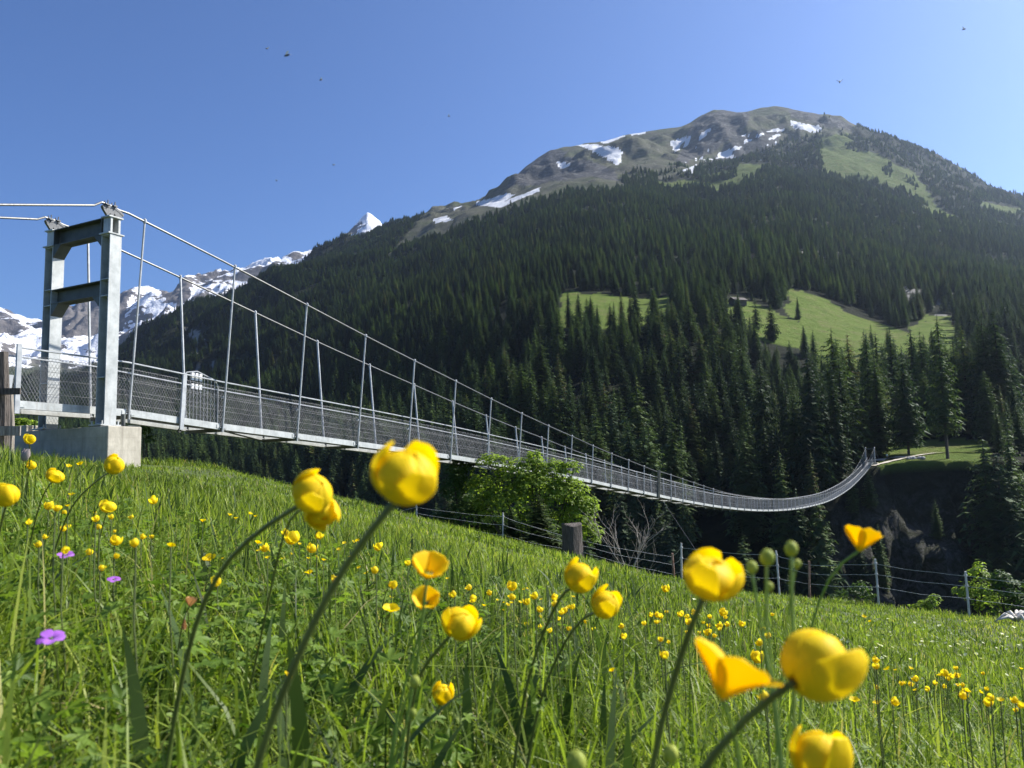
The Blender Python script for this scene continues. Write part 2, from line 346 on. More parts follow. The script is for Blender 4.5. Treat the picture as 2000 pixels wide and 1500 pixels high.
# ------------------------------------------------------------------ terrain: far bank and forested mountain
PXK = [-900, 0, 235, 400, 600, 700, 760, 850, 930, 1030, 1090, 1200, 1250, 1400, 1550, 1640, 1720, 1850, 1930, 2000, 2900]
def ln(D, y=None, z=None):
    """feature line: depth and image row (or height) at key columns, given as {px: value}"""
    f = lambda d, x: np.interp(x, sorted(d), [d[k] for k in sorted(d)])
    return (lambda x: f(D, x), (lambda x: f(y, x)) if y else None, (lambda x: f(z, x)) if z else None)
LN = [
 ln({0: 100}, z={0: -96}),
 ln({0: 400, 400: 330, 600: 240, 760: 170, 1090: 140, 1400: 135, 1550: 150, 1620: 176, 2000: 178}, z={0: -96, 600: -92, 1400: -85, 2000: -80}),
 ln({0: 600, 400: 520, 600: 420, 760: 330, 930: 262, 1090: 236, 1250: 216, 1400: 203, 1550: 197, 1640: 200, 1700: 207, 2000: 200},
    {0: 900, 235: 930, 400: 950, 600: 990, 760: 1020, 930: 1055, 1250: 1065, 1400: 1040, 1550: 985, 1640: 935, 1700: 910, 1760: 905, 1850: 901, 1930: 899, 2000: 905, 2900: 930}),
 ln({0: 760, 235: 720, 400: 640, 600: 530, 760: 430, 930: 340, 1090: 300, 1250: 280, 1400: 262, 1550: 245, 1640: 240, 1720: 250, 2000: 250},
    {0: 870, 400: 880, 600: 882, 760: 900, 1090: 920, 1250: 930, 1400: 930, 1550: 930, 1640: 897, 1720: 873, 1850: 862, 2000: 858, 2900: 870}),
 ln({0: 900, 400: 780, 600: 680, 760: 560, 930: 450, 1090: 375, 2000: 365},
    {0: 850, 235: 840, 400: 830, 600: 805, 760: 785, 930: 765, 1090: 738, 1400: 722, 1550: 752, 1640: 752, 1850: 735, 2000: 735, 2900: 760}),
 ln({0: 1050, 235: 1000, 400: 900, 600: 780, 760: 640, 930: 520, 1090: 430, 2000: 430},
    {0: 810, 235: 800, 400: 780, 600: 742, 760: 702, 930: 662, 1090: 645, 1250: 632, 1400: 640, 1550: 685, 1640: 682, 1720: 682, 1850: 668, 2000: 685, 2900: 720}),
 ln({0: 1200, 235: 1100, 400: 1000, 600: 860, 760: 730, 930: 620, 1090: 560, 2000: 560},
    {0: 790, 235: 785, 400: 745, 600: 690, 760: 640, 930: 600, 1088: 577, 1110: 571, 1180: 575, 1260: 583, 1350: 568, 1430: 556, 1500: 565, 1560: 566, 1640: 600, 1720: 642, 1780: 628, 1810: 616, 1850: 625, 2000: 635, 2900: 680}),
 ln({0: 1450, 400: 1250, 600: 1100, 760: 1000, 1090: 900, 2000: 900},
    {0: 770, 235: 760, 400: 690, 600: 605, 760: 560, 930: 508, 1090: 470, 1250: 458, 1400: 452, 1550: 455, 1720: 495, 1850: 525, 2000: 545, 2900: 640}),
 ln({0: 1800, 400: 1600, 640: 1500, 2000: 1500},
    {-300: 800, 0: 760, 180: 720, 235: 700, 257: 655, 280: 635, 332: 613, 350: 596, 400: 590, 455: 578, 490: 557, 525: 536, 560: 524, 616: 515, 640: 512, 700: 500, 760: 490, 850: 450, 930: 415, 1030: 385, 1090: 368, 1200: 357, 1400: 362, 1500: 345, 1600: 352, 1700: 378, 1800: 412, 1900: 432, 2000: 455, 2900: 600}),
 ln({0: 2000, 400: 1800, 640: 1900, 2000: 1900},
    {-300: 830, 0: 800, 235: 745, 400: 640, 560: 560, 616: 514, 640: 508, 700: 488, 760: 463, 810: 441, 850: 424, 930: 403, 1030: 350, 1090: 332, 1200: 312, 1300: 310, 1400: 302, 1500: 290, 1600: 272, 1700: 290, 1800: 325, 1900: 370, 2000: 412, 2900: 590}),
 ln({0: 2200, 400: 2000, 640: 2250, 2000: 2300},
    {-300: 870, 0: 850, 235: 800, 400: 700, 560: 590, 605: 518, 640: 504, 665: 492, 700: 480, 730: 466, 760: 450, 810: 437, 850: 417, 890: 406, 930: 396, 960: 377, 990: 359, 1010: 343, 1030: 325, 1050: 310, 1075: 294, 1100: 288, 1130: 283, 1180: 276, 1220: 264, 1260: 258, 1330: 247, 1350: 238, 1370: 225, 1395: 214, 1415: 214, 1440: 219, 1460: 217, 1485: 210, 1510: 208, 1540: 209, 1570: 217, 1600: 224, 1622: 223, 1645: 230, 1670: 243, 1700: 256, 1760: 278, 1830: 306, 1900: 345, 1950: 375, 2000: 402, 2100: 450, 2900: 580}),
 ln({0: 2700, 2000: 2900}, {-900: 900, 0: 880, 400: 740, 605: 560, 760: 480, 1000: 390, 1200: 330, 1500: 290, 1700: 320, 2000: 450, 2900: 640}),
]
cpx = np.concatenate([np.arange(-900, -60, 20), np.arange(-60, 2080, 4), np.arange(2080, 2900, 20)])
nr = [8, 34, 18, 26, 22, 26, 50, 60, 60, 50, 8]
rows = []; rowt = []
LD = [l[0](cpx) for l in LN]; LY = []
for k, l in enumerate(LN):
    if l[1] is not None: LY.append(l[1](cpx))
    else: # convert height to image row roughly via projection
        LY.append(None)
LZ = []
for k, l in enumerate(LN):
    if LY[k] is None: LZ.append(l[2](cpx))
    else: LZ.append(np.array([at(x, y, D)[2] for x, y, D in zip(cpx, LY[k], LD[k])]))
Dr = []; Zr = []; Tr = []
for k in range(len(LN)-1):
    for i in range(nr[k]):
        t = i/nr[k]; Dr.append(LD[k]*(1-t)+LD[k+1]*t); Zr.append(LZ[k]*(1-t)+LZ[k+1]*t); Tr.append(k+t)
Dr.append(LD[-1]); Zr.append(LZ[-1]); Tr.append(len(LN)-1.)
Dr = np.array(Dr); Zr = np.array(Zr); Tr = np.array(Tr)
for it in range(3):   # soften the creases along each column, keep the skyline and the rim
    for A in (Zr,):
        B = A.copy(); B[1:-1] = .25*A[:-2]+.5*A[1:-1]+.25*A[2:]
        keep = ((np.abs(Tr-10) < .12) | (np.abs(Tr-2) < .1))[:, None]; A[:] = np.where(keep, A, B)
def csmooth(A, s0):   # blur across the columns so that no crease runs down the slope
    k = np.arange(-30, 31); G = A.copy()
    xs = np.interp
    ux = np.arange(-900, 2900, 4.); W_ = np.exp(-.5*(k*4/s0)**2); W_ /= W_.sum()
    for i in range(len(A)):
        r_ = np.interp(ux, cpx, A[i]); r_ = np.convolve(np.pad(r_, 30, 'edge'), W_, 'valid'); G[i] = np.interp(cpx, ux, r_)
    return G
_w = np.clip(np.minimum(np.abs(Tr-10)/.6, np.where(Tr < 8, 1, .25+.0*Tr)), 0, 1)[:, None]
Zr = Zr*(1-_w)+csmooth(Zr, 40)*_w; Dr = csmooth(Dr, 45)
UX = (cpx-1000)/F
XF = UX[None, :]*Dr                     # straight columns in plan
# columns were sampled at image px with a rolled camera: correct the plan column for the row
for it in range(1):
    pxs, pys = proj(np.stack([XF, Dr, Zr], -1)); XF = XF+(cpx[None, :]-pxs)*Dr/F
rk = smooth01((Tr-8.2)/1.2)[:, None]*smooth01((10.-Tr)/.35)[:, None]
nz = (fbm(XF/260, Dr/260, 6, True)-.6)*Dr*.050*rk
mid = smooth01((Tr-2.4)/1)[:, None]*smooth01((10-Tr)/.5)[:, None]
nz = nz+(fbm(XF/150+5, Dr/150, 5)-.5)*Dr*.040*mid*np.where((Tr > 4.9) & (Tr < 6.2), .25, 1)[:, None]
left = smooth01((640-cpx)/120)[None, :]*smooth01((Tr-5)/2)[:, None]*smooth01((8-Tr)/.6)[:, None]
nz = nz+(fbm(XF/170+9, Dr/400, 6, True)-.55)*Dr*.07*left
nz = nz+(fbm(XF/75+2, Dr/60, 5, True)-.6)*Dr*.018*rk*np.where(np.abs(Tr-10) < .1, 0, 1)[:, None]
cl = smooth01((cpx-1470)/120)[None, :]*smooth01(1-np.abs(Tr-1.5)/.6)[:, None]   # ribs in the cliff under the far bridge end
dd = ((fbm(XF/20, Zr/26, 6, True)-.55)*34+(fbm(XF/5.5+3, Zr/9, 5, True)-.55)*12)*cl
top = (Tr > 9.9)[:, None]&(Tr < 10.2)[:, None]
nz = nz+np.where(top, (fbm(XF/60, Dr/60, 4)-.5)*10, 0)
ZF = Zr+nz; YF = Dr-dd
pxF, pyF = proj(np.stack([XF, YF, ZF], -1))
TrF = np.repeat(Tr[:, None], len(cpx), 1)
wob = (fbm(pxF/30, pyF/22, 4)-.5)
qx = pxF+wob*14; qy = pyF+(fbm(pxF/24+50, pyF/18, 4)-.5)*9
SNOW = [[(1123, 282), (1160, 281), (1190, 285), (1213, 291), (1216, 298), (1209, 322), (1200, 321), (1180, 306), (1150, 291)],
 [(1172, 277), (1215, 264), (1224, 265), (1202, 275), (1182, 280)], [(1222, 260), (1245, 256), (1264, 257), (1258, 262), (1235, 264)],
 [(1308, 277), (1345, 265), (1352, 268), (1330, 284), (1326, 297), (1314, 294)], [(1366, 263), (1392, 247), (1380, 264), (1368, 272)],
 [(1086, 313), (1117, 322), (1100, 331), (1090, 326)], [(922, 397), (992, 377), (1007, 380), (985, 392), (1057, 365), (1053, 374), (975, 405), (935, 401)],
 [(846, 428), (872, 421), (886, 430), (850, 437)], [(868, 410), (905, 401), (900, 407), (870, 412)], [(1330, 333), (1360, 321), (1350, 338)],
 [(1398, 309), (1440, 284), (1452, 289), (1427, 299), (1442, 309)], [(1540, 235), (1608, 249), (1606, 257), (1580, 258), (1548, 249)],
 [(1498, 257), (1515, 250), (1534, 250), (1528, 256)], [(1443, 282), (1472, 266), (1466, 277)], [(1500, 272), (1516, 261), (1525, 264), (1510, 274)],
 [(1396, 304), (1437, 285), (1433, 291), (1404, 306)], [(1330, 285), (1350, 270), (1340, 290)], [(1500, 256), (1480, 262), (1470, 268), (1490, 264)]]
ROCK = [[(995, 350), (1040, 315), (1075, 292), (1110, 297), (1100, 308), (1150, 312), (1200, 333), (1206, 352), (1150, 345), (1100, 352), (1030, 362), (990, 366)],
 [(1360, 235), (1375, 222), (1440, 212), (1470, 225), (1440, 262), (1400, 292), (1330, 325), (1318, 312), (1345, 280), (1340, 260)],
 [(1540, 212), (1600, 222), (1665, 240), (1660, 252), (1600, 244), (1545, 232)], [(1440, 262), (1530, 245), (1520, 285), (1400, 318), (1380, 322)]]
OPEN = [[(1086, 640), (1086, 580), (1110, 569), (1180, 573), (1260, 582), (1310, 575), (1318, 630), (1200, 640)],
 [(1345, 570), (1425, 556), (1432, 562), (1360, 580)], [(1418, 630), (1420, 588), (1440, 580), (1500, 600), (1560, 630), (1600, 655), (1600, 690), (1440, 650)],
 [(1530, 592), (1545, 565), (1560, 564), (1600, 578), (1640, 598), (1690, 632), (1725, 652), (1725, 720), (1600, 720)],
 [(1770, 640), (1808, 612), (1860, 618), (1880, 720), (1770, 720)], [(1640, 640), (1665, 612), (1780, 650), (1790, 690), (1650, 690)],
 [(1722, 912), (1735, 864), (1800, 858), (1925, 855), (1938, 902), (1800, 908)],
 [(1590, 265), (1655, 256), (1672, 292), (1710, 296), (1775, 330), (1812, 365), (1835, 408), (1808, 400), (1775, 374), (1700, 352), (1640, 348), (1603, 330)],
 [(1840, 408), (1870, 425), (1860, 432), (1800, 412), (1780, 396)], [(1870, 312), (1905, 332), (1900, 342), (1868, 325)], [(1925, 395), (1990, 402), (1975, 422), (1930, 410)],
 [(1230, 365), (1290, 352), (1340, 350), (1440, 346), (1465, 355), (1440, 366), (1330, 371)], [(1385, 345), (1450, 318), (1500, 320), (1480, 346), (1430, 356)]]
ALP = [[(745, 512), (800, 478), (870, 458), (930, 434), (1000, 408), (1060, 390), (1110, 376), (1200, 370), (1260, 362), (1330, 340), (1400, 330), (1470, 300), (1530, 290), (1600, 262), (1660, 262), (1680, 240), (1500, 150), (1300, 180), (900, 350), (828, 418)]]
CLUMP = [[(1210, 345), (1240, 332), (1290, 338), (1280, 362), (1215, 362)], [(1288, 335), (1330, 320), (1350, 340), (1300, 356)], [(1340, 340), (1380, 315), (1430, 318), (1440, 350), (1360, 362)],
 [(1440, 300), (1490, 282), (1560, 268), (1605, 262), (1605, 320), (1560, 330), (1500, 318), (1450, 320)], [(1640, 262), (1700, 245), (1780, 268), (1690, 300), (1650, 295)], [(1720, 335), (1740, 318), (1742, 350)], [(1770, 350), (1790, 348), (1792, 372), (1772, 372)]]
snow = np.zeros_like(pxF)
hi = TrF > 7.5
snow[hi] = inany(qx[hi]*.55+pxF[hi]*.45, qy[hi]*.4+pyF[hi]*.6, SNOW)
snow = np.maximum(snow, ((fbm(pxF/10, pyF/6, 3) > .79) & (TrF > 8.6) & (pxF > 1330) & (pxF < 1560) & (pyF > 262)).astype(float)*.9)
rock = np.where(hi, inany(qx, qy, ROCK), 0).astype(float)
alp = (inany(qx, qy, ALP) & (TrF > 7.3)).astype(float)
wb_ = (fbm(pxF/26+7, pyF/18, 4)-.5)
opn = inany(pxF+wb_*50, pyF+wb_*14-2, OPEN)*np.where(TrF > 7.8, .5, 1.)
cliff = (smooth01((pxF-1500)/90)*smooth01((2.0-TrF)/.2)*smooth01((TrF-.8)/.2))
scree = (fbm(pxF/14, pyF/8, 4) > .66)*inany(qx, qy, [[(1430, 480), (1560, 470), (1780, 500), (1900, 600), (1840, 620), (1700, 560), (1560, 530), (1440, 510)]])*1.
scree = np.maximum(scree, (fbm(pxF/16, pyF/30, 5) > .6)*inany(qx, qy, [[(350, 640), (430, 650), (440, 720), (370, 740)]])*1.)
m, nt, b, o_ = newmat('mountain_ground'); v = coords(nt)
mp = N(nt, 'ShaderNodeMapping'); mp.inputs['Scale'].default_value = (1, 1, 2.2); nt.links.new(v, mp.inputs[0])
nb = noise(nt, .012, 9, mp.outputs[0], .65); nf = noise(nt, .11, 6, v, .6)
forest = ramp(nt, nf, [(.3, (.012, .016, .009)), (.7, (.028, .034, .016))])
alpc = ramp(nt, nb, [(.3, (.060, .074, .040)), (.45, (.090, .102, .056)), (.55, (.112, .112, .078)), (.72, (.070, .076, .062))])
rockc = ramp(nt, noise(nt, .06, 8, mp.outputs[0], .7), [(.3, (.05, .052, .054)), (.55, (.10, .10, .10)), (.68, (.19, .19, .185)), (.75, (.08, .08, .08))])
opc = ramp(nt, nf, [(.3, (.12, .19, .026)), (.5, (.17, .24, .040)), (.68, (.21, .225, .07)), (.78, (.10, .13, .04))])
clc = ramp(nt, noise(nt, .22, 12, v, .78, .6), [(.3, (.022, .026, .018)), (.46, (.05, .056, .035)), (.56, (.12, .12, .11)), (.66, (.20, .20, .185)), (.74, (.04, .055, .02))])
c = mixc(nt, attr(nt, 'alp'), forest, alpc)
c = mixc(nt, attr(nt, 'open'), c, opc)
vr = noise(nt, .045, 9, mp.outputs[0], .78, 1.2); c = mixc(nt, mathn(nt, 'MULTIPLY', ramp(nt, vr, [(.56, (0, 0, 0)), (.66, (1, 1, 1))]), attr(nt, 'alp')), c, (.20, .19, .165))
c = mixc(nt, attr(nt, 'rock'), c, rockc)
c = mixc(nt, attr(nt, 'cliff'), c, clc)
c = mixc(nt, attr(nt, 'scree'), c, (.34, .33, .31))
sn = mathn(nt, 'GREATER_THAN', mathn(nt, 'ADD', attr(nt, 'snow'), mathn(nt, 'MULTIPLY', mathn(nt, 'SUBTRACT', noise(nt, .07, 8, v, .75), .5), 1.5)), .5)
c = mixc(nt, sn, c, (.82, .84, .88))
nt.links.new(c, b.inputs['Base Color']); b.inputs['Roughness'].default_value = .95; b.inputs['Specular IOR Level'].default_value = .1
bump(nt, b, noise(nt, .05, 12, v, .75), 1., 16.)
MT = npobj('mountain_terrain', np.stack([XF, YF, ZF], -1).reshape(-1, 3), gridfaces(*XF.shape), m, smooth=True,
      attrs=dict(snow=snow.ravel(), rock=rock.ravel(), alp=alp.ravel(), open=opn.ravel(), cliff=cliff.ravel(), scree=scree.ravel()))
prop(MT, kind='structure')
def far_z(px, D):
    """height of the far terrain in column px at depth D (bilinear on rows)"""
    j = int(np.clip(np.searchsorted(cpx, px), 1, len(cpx)-1)); t = (px-cpx[j-1])/(cpx[j]-cpx[j-1])
    z = [np.interp(D, Dr[:, k], ZF[:, k]) for k in (j-1, j)]
    return z[0]*(1-t)+z[1]*t
def far_pt(px, D):
    j = int(np.clip(np.searchsorted(cpx, px), 1, len(cpx)-1))
    t = (px-cpx[j-1])/(cpx[j]-cpx[j-1]); x = [np.interp(D, Dr[:, k], XF[:, k]) for k in (j-1, j)]
    return np.array([x[0]*(1-t)+x[1]*t, D, far_z(px, D)])

# ------------------------------------------------------------------ terrain: snowy range
sk = sorted({-900: 560, -300: 565, -100: 590, 0: 600, 30: 612, 60: 625, 90: 629, 112: 628, 124: 613, 135: 607, 143: 612, 150: 600, 158: 605, 166: 600, 175: 608, 185: 596, 195: 588, 205: 595, 235: 580, 242: 570, 262: 561, 290: 559, 305: 566, 322: 568, 338: 574, 352: 556, 366: 548, 378: 556, 390: 552, 405: 548, 430: 546, 470: 541, 500: 530, 522: 521, 545: 513, 575: 511, 605: 517, 640: 492, 655: 478, 670: 462, 682: 452, 692: 441, 700: 434, 706: 424, 718: 415, 728: 420, 742: 431, 756: 455, 800: 520, 1000: 560, 1600: 700}.items())
spx = np.concatenate([np.arange(-900, -20, 20), np.arange(-20, 820, 3), np.arange(820, 1600, 40)])
ridge = [(2600., {-900: 800, 0: 800, 300: 800, 800: 700, 1600: 850}), (3300., {-900: 700, 0: 722, 120: 735, 235: 720, 330: 650, 430: 612, 560: 572, 640: 560, 760: 520, 1600: 800}),
         (4200., {-900: 640, 0: 668, 60: 680, 140: 672, 235: 640, 330: 612, 430: 580, 560: 540, 640: 530, 700: 490, 760: 500, 1600: 780}), (5200., dict(sk)), (6200., {-900: 640, 0: 680, 300: 640, 700: 560, 1600: 800})]
sD, sZ, sT = [], [], []
for k in range(4):
    a, bq = ridge[k], ridge[k+1]
    za, zb = [np.array([at(x, np.interp(x, sorted(q[1]), [q[1][t] for t in sorted(q[1])]), q[0])[2] for x in spx]) for q in (a, bq)]
    n = [20, 60, 80, 8][k]
    for i in range(n+(k == 3)):
        t = i/n; sD.append(a[0]*(1-t)+bq[0]*t); sZ.append(za*(1-t)+zb*t); sT.append(k+t)
sD = np.array(sD); sZ = np.array(sZ); sT = np.array(sT)
SX = (spx[None, :]-1000)/F*sD[:, None]; SY = np.repeat(sD[:, None], len(spx), 1)
for it in range(1):
    pxs, _ = proj(np.stack([SX, SY, sZ], -1)); SX = SX+(spx[None, :]-pxs)*SY/F
fade = smooth01(sT/1)*smooth01((3.0-sT)/.35)
sZ = sZ+(fbm(SX/420, SY/420, 7, True)-.6)*330*fade[:, None]
sZ = sZ+((sT > 2.9)&(sT < 3.1))[:, None]*(fbm(SX/45, SY/45, 4)-.5)*26
spX, spY = proj(np.stack([SX, SY, sZ], -1))
green = smooth01((spY-705-25*(fbm(spX/30, spY/30, 3)-.5))/25)
dark = inany(spX, spY, [[(118, 660), (118, 600), (150, 590), (200, 580), (236, 570), (262, 556), (250, 590), (238, 640), (200, 650)], [(345, 545), (375, 545), (372, 580), (350, 600), (340, 590)], [(305, 555), (350, 565), (350, 590), (320, 580)], [(640, 540), (640, 480), (690, 440), (700, 450), (680, 480), (690, 540)]]).astype(float)
m, nt, b, o_ = newmat('snow_range'); v = coords(nt)
mp = N(nt, 'ShaderNodeMapping'); mp.inputs['Scale'].default_value = (1, 1, 2.6); mp.inputs['Rotation'].default_value = (.25, .35, 0); nt.links.new(v, mp.inputs[0])
n1 = noise(nt, .0045, 10, mp.outputs[0], .62, .4); n2 = noise(nt, .02, 7, mp.outputs[0], .6)
geo = N(nt, 'ShaderNodeNewGeometry'); sep = N(nt, 'ShaderNodeSeparateXYZ'); nt.links.new(geo.outputs['Normal'], sep.inputs[0])
f = mathn(nt, 'ADD', mathn(nt, 'MULTIPLY', n1, 1.3), mathn(nt, 'MULTIPLY', sep.outputs[2], .35))
f = mathn(nt, 'ADD', f, mathn(nt, 'MULTIPLY', n2, .35))
f = mathn(nt, 'SUBTRACT', f, mathn(nt, 'MULTIPLY', attr(nt, 'green'), .35)); f = mathn(nt, 'SUBTRACT', f, mathn(nt, 'MULTIPLY', attr(nt, 'dark'), .28))
sm = ramp(nt, f, [(.985, (0, 0, 0)), (1.0, (1, 1, 1))])
fm = mathn(nt, 'GREATER_THAN', f, 1.02)
rc = ramp(nt, n2, [(.3, (.085, .08, .08)), (.7, (.19, .175, .165))]); rc = mixc(nt, attr(nt, 'green'), rc, (.05, .065, .028))
c = mixc(nt, fm, rc, (.80, .82, .87))
nt.links.new(c, b.inputs['Base Color']); b.inputs['Roughness'].default_value = .9; b.inputs['Specular IOR Level'].default_value = .1
bump(nt, b, noise(nt, .015, 10, v, .7), .9, 25.)
prop(npobj('snowy_mountain_range', np.stack([SX, SY, sZ], -1).reshape(-1, 3), gridfaces(*SX.shape), m, smooth=True, attrs=dict(green=green.ravel(), dark=dark.ravel())), kind='structure')
# a wide sheet to the horizon under and around everything
mb = MB(); mb.box((0, 2500, -112), (30000, 30000, 6)); prop(mb.build('valley_floor', simple('valley_floor', (.04, .06, .02), (.08, .10, .03), .01)), kind='structure')

# ------------------------------------------------------------------ the suspension bridge
TH = math.radians(27.8); BL = np.array([math.sin(TH), math.cos(TH), 0]); BT = np.array([-math.cos(TH), math.sin(TH), 0]); UP = np.array([0, 0, 1.])
S0 = 12.66
def B(s, T, z): return BL*(S0+s)+BT*T+UP*z
TM = 17.46; SE = 215.6     # centre line, far end
_ds = [-6, -2.6, 0, 2.8, 5.7, 8.6, 14.2, 25.6, 40, 51.5, 62, 76, 95.5, 125.5, 156.7, 191.6, 215.5]
_dz = [1.56, 1.53, 1.50, 1.28, 1.12, .95, .60, -.33, -1.83, -2.93, -3.78, -4.6, -5.3, -5.55, -4.37, -1.75, .75]
_dS = np.arange(-6, 222, .5); _dZ = np.interp(_dS, _ds, _dz); _sg = np.interp(_dS, [0, 8, 60, 200], [.1, 3, 9, 8])
_dx = np.r_[_dz[0]]
_e = [_ds[-1]+6.5]; _dZ = np.interp(_dS, _ds+_e, _dz+[_dz[-1]+.75])
_dZ = np.array([(lambda w_: (w_*_dZ).sum()/w_.sum())(np.exp(-.5*((_dS-x)/g_)**2)) for x, g_ in zip(_dS, np.minimum(_sg, np.maximum(.1, (222-_dS)/2)))])
def zd(s):   # underside of the edge beam
    return np.interp(np.asarray(s, float), _dS, _dZ)
_cs = [-.6, 0, 2.8, 5.6, 8.4, 11.2, 14, 16.8, 19.6, 22.4, 25.2, 28, 30.8, 33.6, 36.4, 39.2]
_cz = [6.2, 6.10, 5.60, 5.06, 4.52, 4.02, 3.54, 3.05, 2.60, 2.17, 1.77, 1.34, .95, .60, .23, -.14]
def zc(s):
    if s <= 39.2: return float(np.interp(s, _cs, _cz))
    h = 1.55
    if s < 60: h = 1.66-.35*smooth01((s-39.2)/20.8)*1
    elif s < 170: h = 1.31
    else: h = 1.31+2.2*((s-170)/(SE-170))**1.7
    return float(zd(s))+float(h)
def cw(s):   # half spacing of the main cables
    if s < 45: return 1.05-.33*smooth01(s/45)
    if s < 175: return .72
    return .72+.33*(s-175)/(SE-175)
HW = .64
bridge = empty('suspension_bridge', B(0, TM, 1.2), 'long steel suspension footbridge with wire mesh sides hanging across the forested gorge', 'bridge')
NP = 77; SP = 2.8
AX = np.array([BL, BT, UP])
hs = [n*SP for n in range(NP+1)]
# near landing spans from s=-2.6
fs = [-2.6]+hs
for side in (-1, 1):
    mb = MB()
    for a, bb in zip(fs[:-1], fs[1:]):
        za, zb = float(zd(a)), float(zd(bb)); T = TM+side*HW
        g = .05
        P = [B(a+g, T, za), B(bb-g, T, zb), B(bb-g, T, zb+.165), B(a+g, T, za+.165)]
        mb.prism(P, BT*side*.012)
        P = [B(a+g, T, za), B(bb-g, T, zb), B(bb-g, T, zb+.012), B(a+g, T, za+.012)]
        mb.prism(P, -BT*side*.07)
        if bb < 130:
            for q in (a+.07, bb-.16):    # bolted splice plates
                z = float(zd(q)); mb.box(B(q+.045, T+side*.018, z+.08), (.10, .012, .10), AX)
    mb.build('edge_beam', M['steel'], bridge)
mb = MB()
for a, bb in zip(fs[:-1], fs[1:]):
    za, zb = float(zd(a)), float(zd(bb)); w_ = HW-.09
    mb.prism([B(a, TM-w_, za+.11), B(bb, TM-w_, zb+.11), B(bb, TM+w_, zb+.11), B(a, TM+w_, za+.11)], UP*.03)
mb.build('walkway', M['grating'], bridge)
for s in hs[:-1]:
    z = float(zd(s)); mb = MB(); mb.box(B(s+.02, TM, z-.01), (.08, 2*HW+.1, .09), AX); mb.build('cross_beam', M['beam'], bridge)
    if s < 60 and int(s/SP) % 2:
        mb = MB(); mb.tube([B(s, TM-HW, z-.02), B(s+SP, TM+HW, float(zd(s+SP))-.02)], .022, 5); mb.build('wind_brace', M['beam'], bridge)
# main cables
for side in (-1, 1):
    pts = [B(s, TM+side*cw(max(s, 0)), zc(s)) for s in np.concatenate([np.arange(-.45, 60, 1.4), np.arange(60, SE, 2.8), [SE]])]
    # saddle and the back stay running out to the left
    T = TM+side*1.03
    v = ray(0, 400) if side < 0 else ray(0, 425); k = T/(v@BT); q = v*k
    sq = q@BL-S0; zq = q[2]; zt = 6.24
    sl_ = (zq-zt)/(sq+.9)
    back = [B(s, T, zt+sl_*(s+.9)) for s in (-26, -14, -5, -1.3)]
    arc = [B(-1.12, T, zt+.01), B(-.9, T, zt), B(-.68, T, zt-.05)]
    mb = MB(); mb.tube(back+arc+pts, .026, 7); mb.build('main_cable', M['cable'], bridge)
# hangers: rods from cable to edge beam; the nearest are parts, the rest one part
rest = MB(); cnt = 0
for n in range(NP+1):
    s = n*SP
    for side in (-1, 1):
        top = B(s, TM+side*cw(s), zc(s)-.0); bot = B(s, TM+side*(HW+.045), float(zd(s))-.07)
        tgt = MB() if cnt < 98 else rest
        r = .027 if side < 0 else .034
        tgt.tube([bot, top+UP*.05], r, 6)
        if n < 20:
            tgt.lathe(top-UP*.03, [(.045, 0), (.045, .07), (.02, .1)], 8)
            tgt.box(B(s, TM+side*(HW+.03), float(zd(s))+.06), (.16, .03, .03), AX)
            if side < 0: tgt.lathe(bot+UP*.9, [(.038, 0), (.038, .05)], 7)
        if cnt < 98: tgt.build('hanger', M['steelpole'], bridge)
        cnt += 1
prop(rest.build('hanger', M['steelpole'], bridge), kind='stuff')
# hand rails
for side in (-1, 1):
    T = TM+side*(HW-.03)
    pts = [B(s, T, float(zd(s))+1.27) for s in fs]
    mb = MB(); mb.tube(pts, .021, 6); mb.build('handrail', M['steelpole'], bridge)
# wire mesh sides: crossed wires from the walkway to under the rail
for side in (-1, 1):
    T = TM+side*(HW-.015); V = []; Fc = []; n = 0
    def wires(s0, s1, step, h, th, dirn):
        global _; out = []
        a = np.arange(s0, s1, step); lean = .62*dirn
        p0 = np.stack([a, zd(a)+.15], -1); b_ = a+lean*h
        zt_ = zd(b_)+.15+h
        return a, p0[:, 1], b_, zt_
    for s0, s1, step, th in ((-2.6, 12, .078, .0030), (12, 40, .12, .0044), (40, SE, .28, .0095)):
        for dirn in (1, -1):
            a, z0, b_, z1 = wires(s0, s1, step, 1.0 if side < 0 else 1.05, th, dirn)
            for i in range(len(a)):
                P0 = B(a[i], T, z0[i]); P1 = B(b_[i], T, z1[i])
                Vv = [P0-UP*0-BL*th, P0+BL*th, P0+BT*th, P1-BL*th, P1+BL*th, P1+BT*th]
                V += Vv; Fc += [(n, n+1, n+4, n+3), (n+1, n+2, n+5, n+4), (n+2, n, n+3, n+5)]; n += 6
    hor = MB()
    for hz in (.16, .5, .83, 1.12):
        hor.tube([B(s, T, float(zd(s))+hz) for s in fs], .004, 4)
    V += [v_ for v_ in np.concatenate(hor.v)]; Fc += [tuple(i+n for i in f_) for f_ in hor.f if len(f_) == 4]
    npobj('wire_mesh', np.array(V), np.array(Fc), M['wire'], bridge)
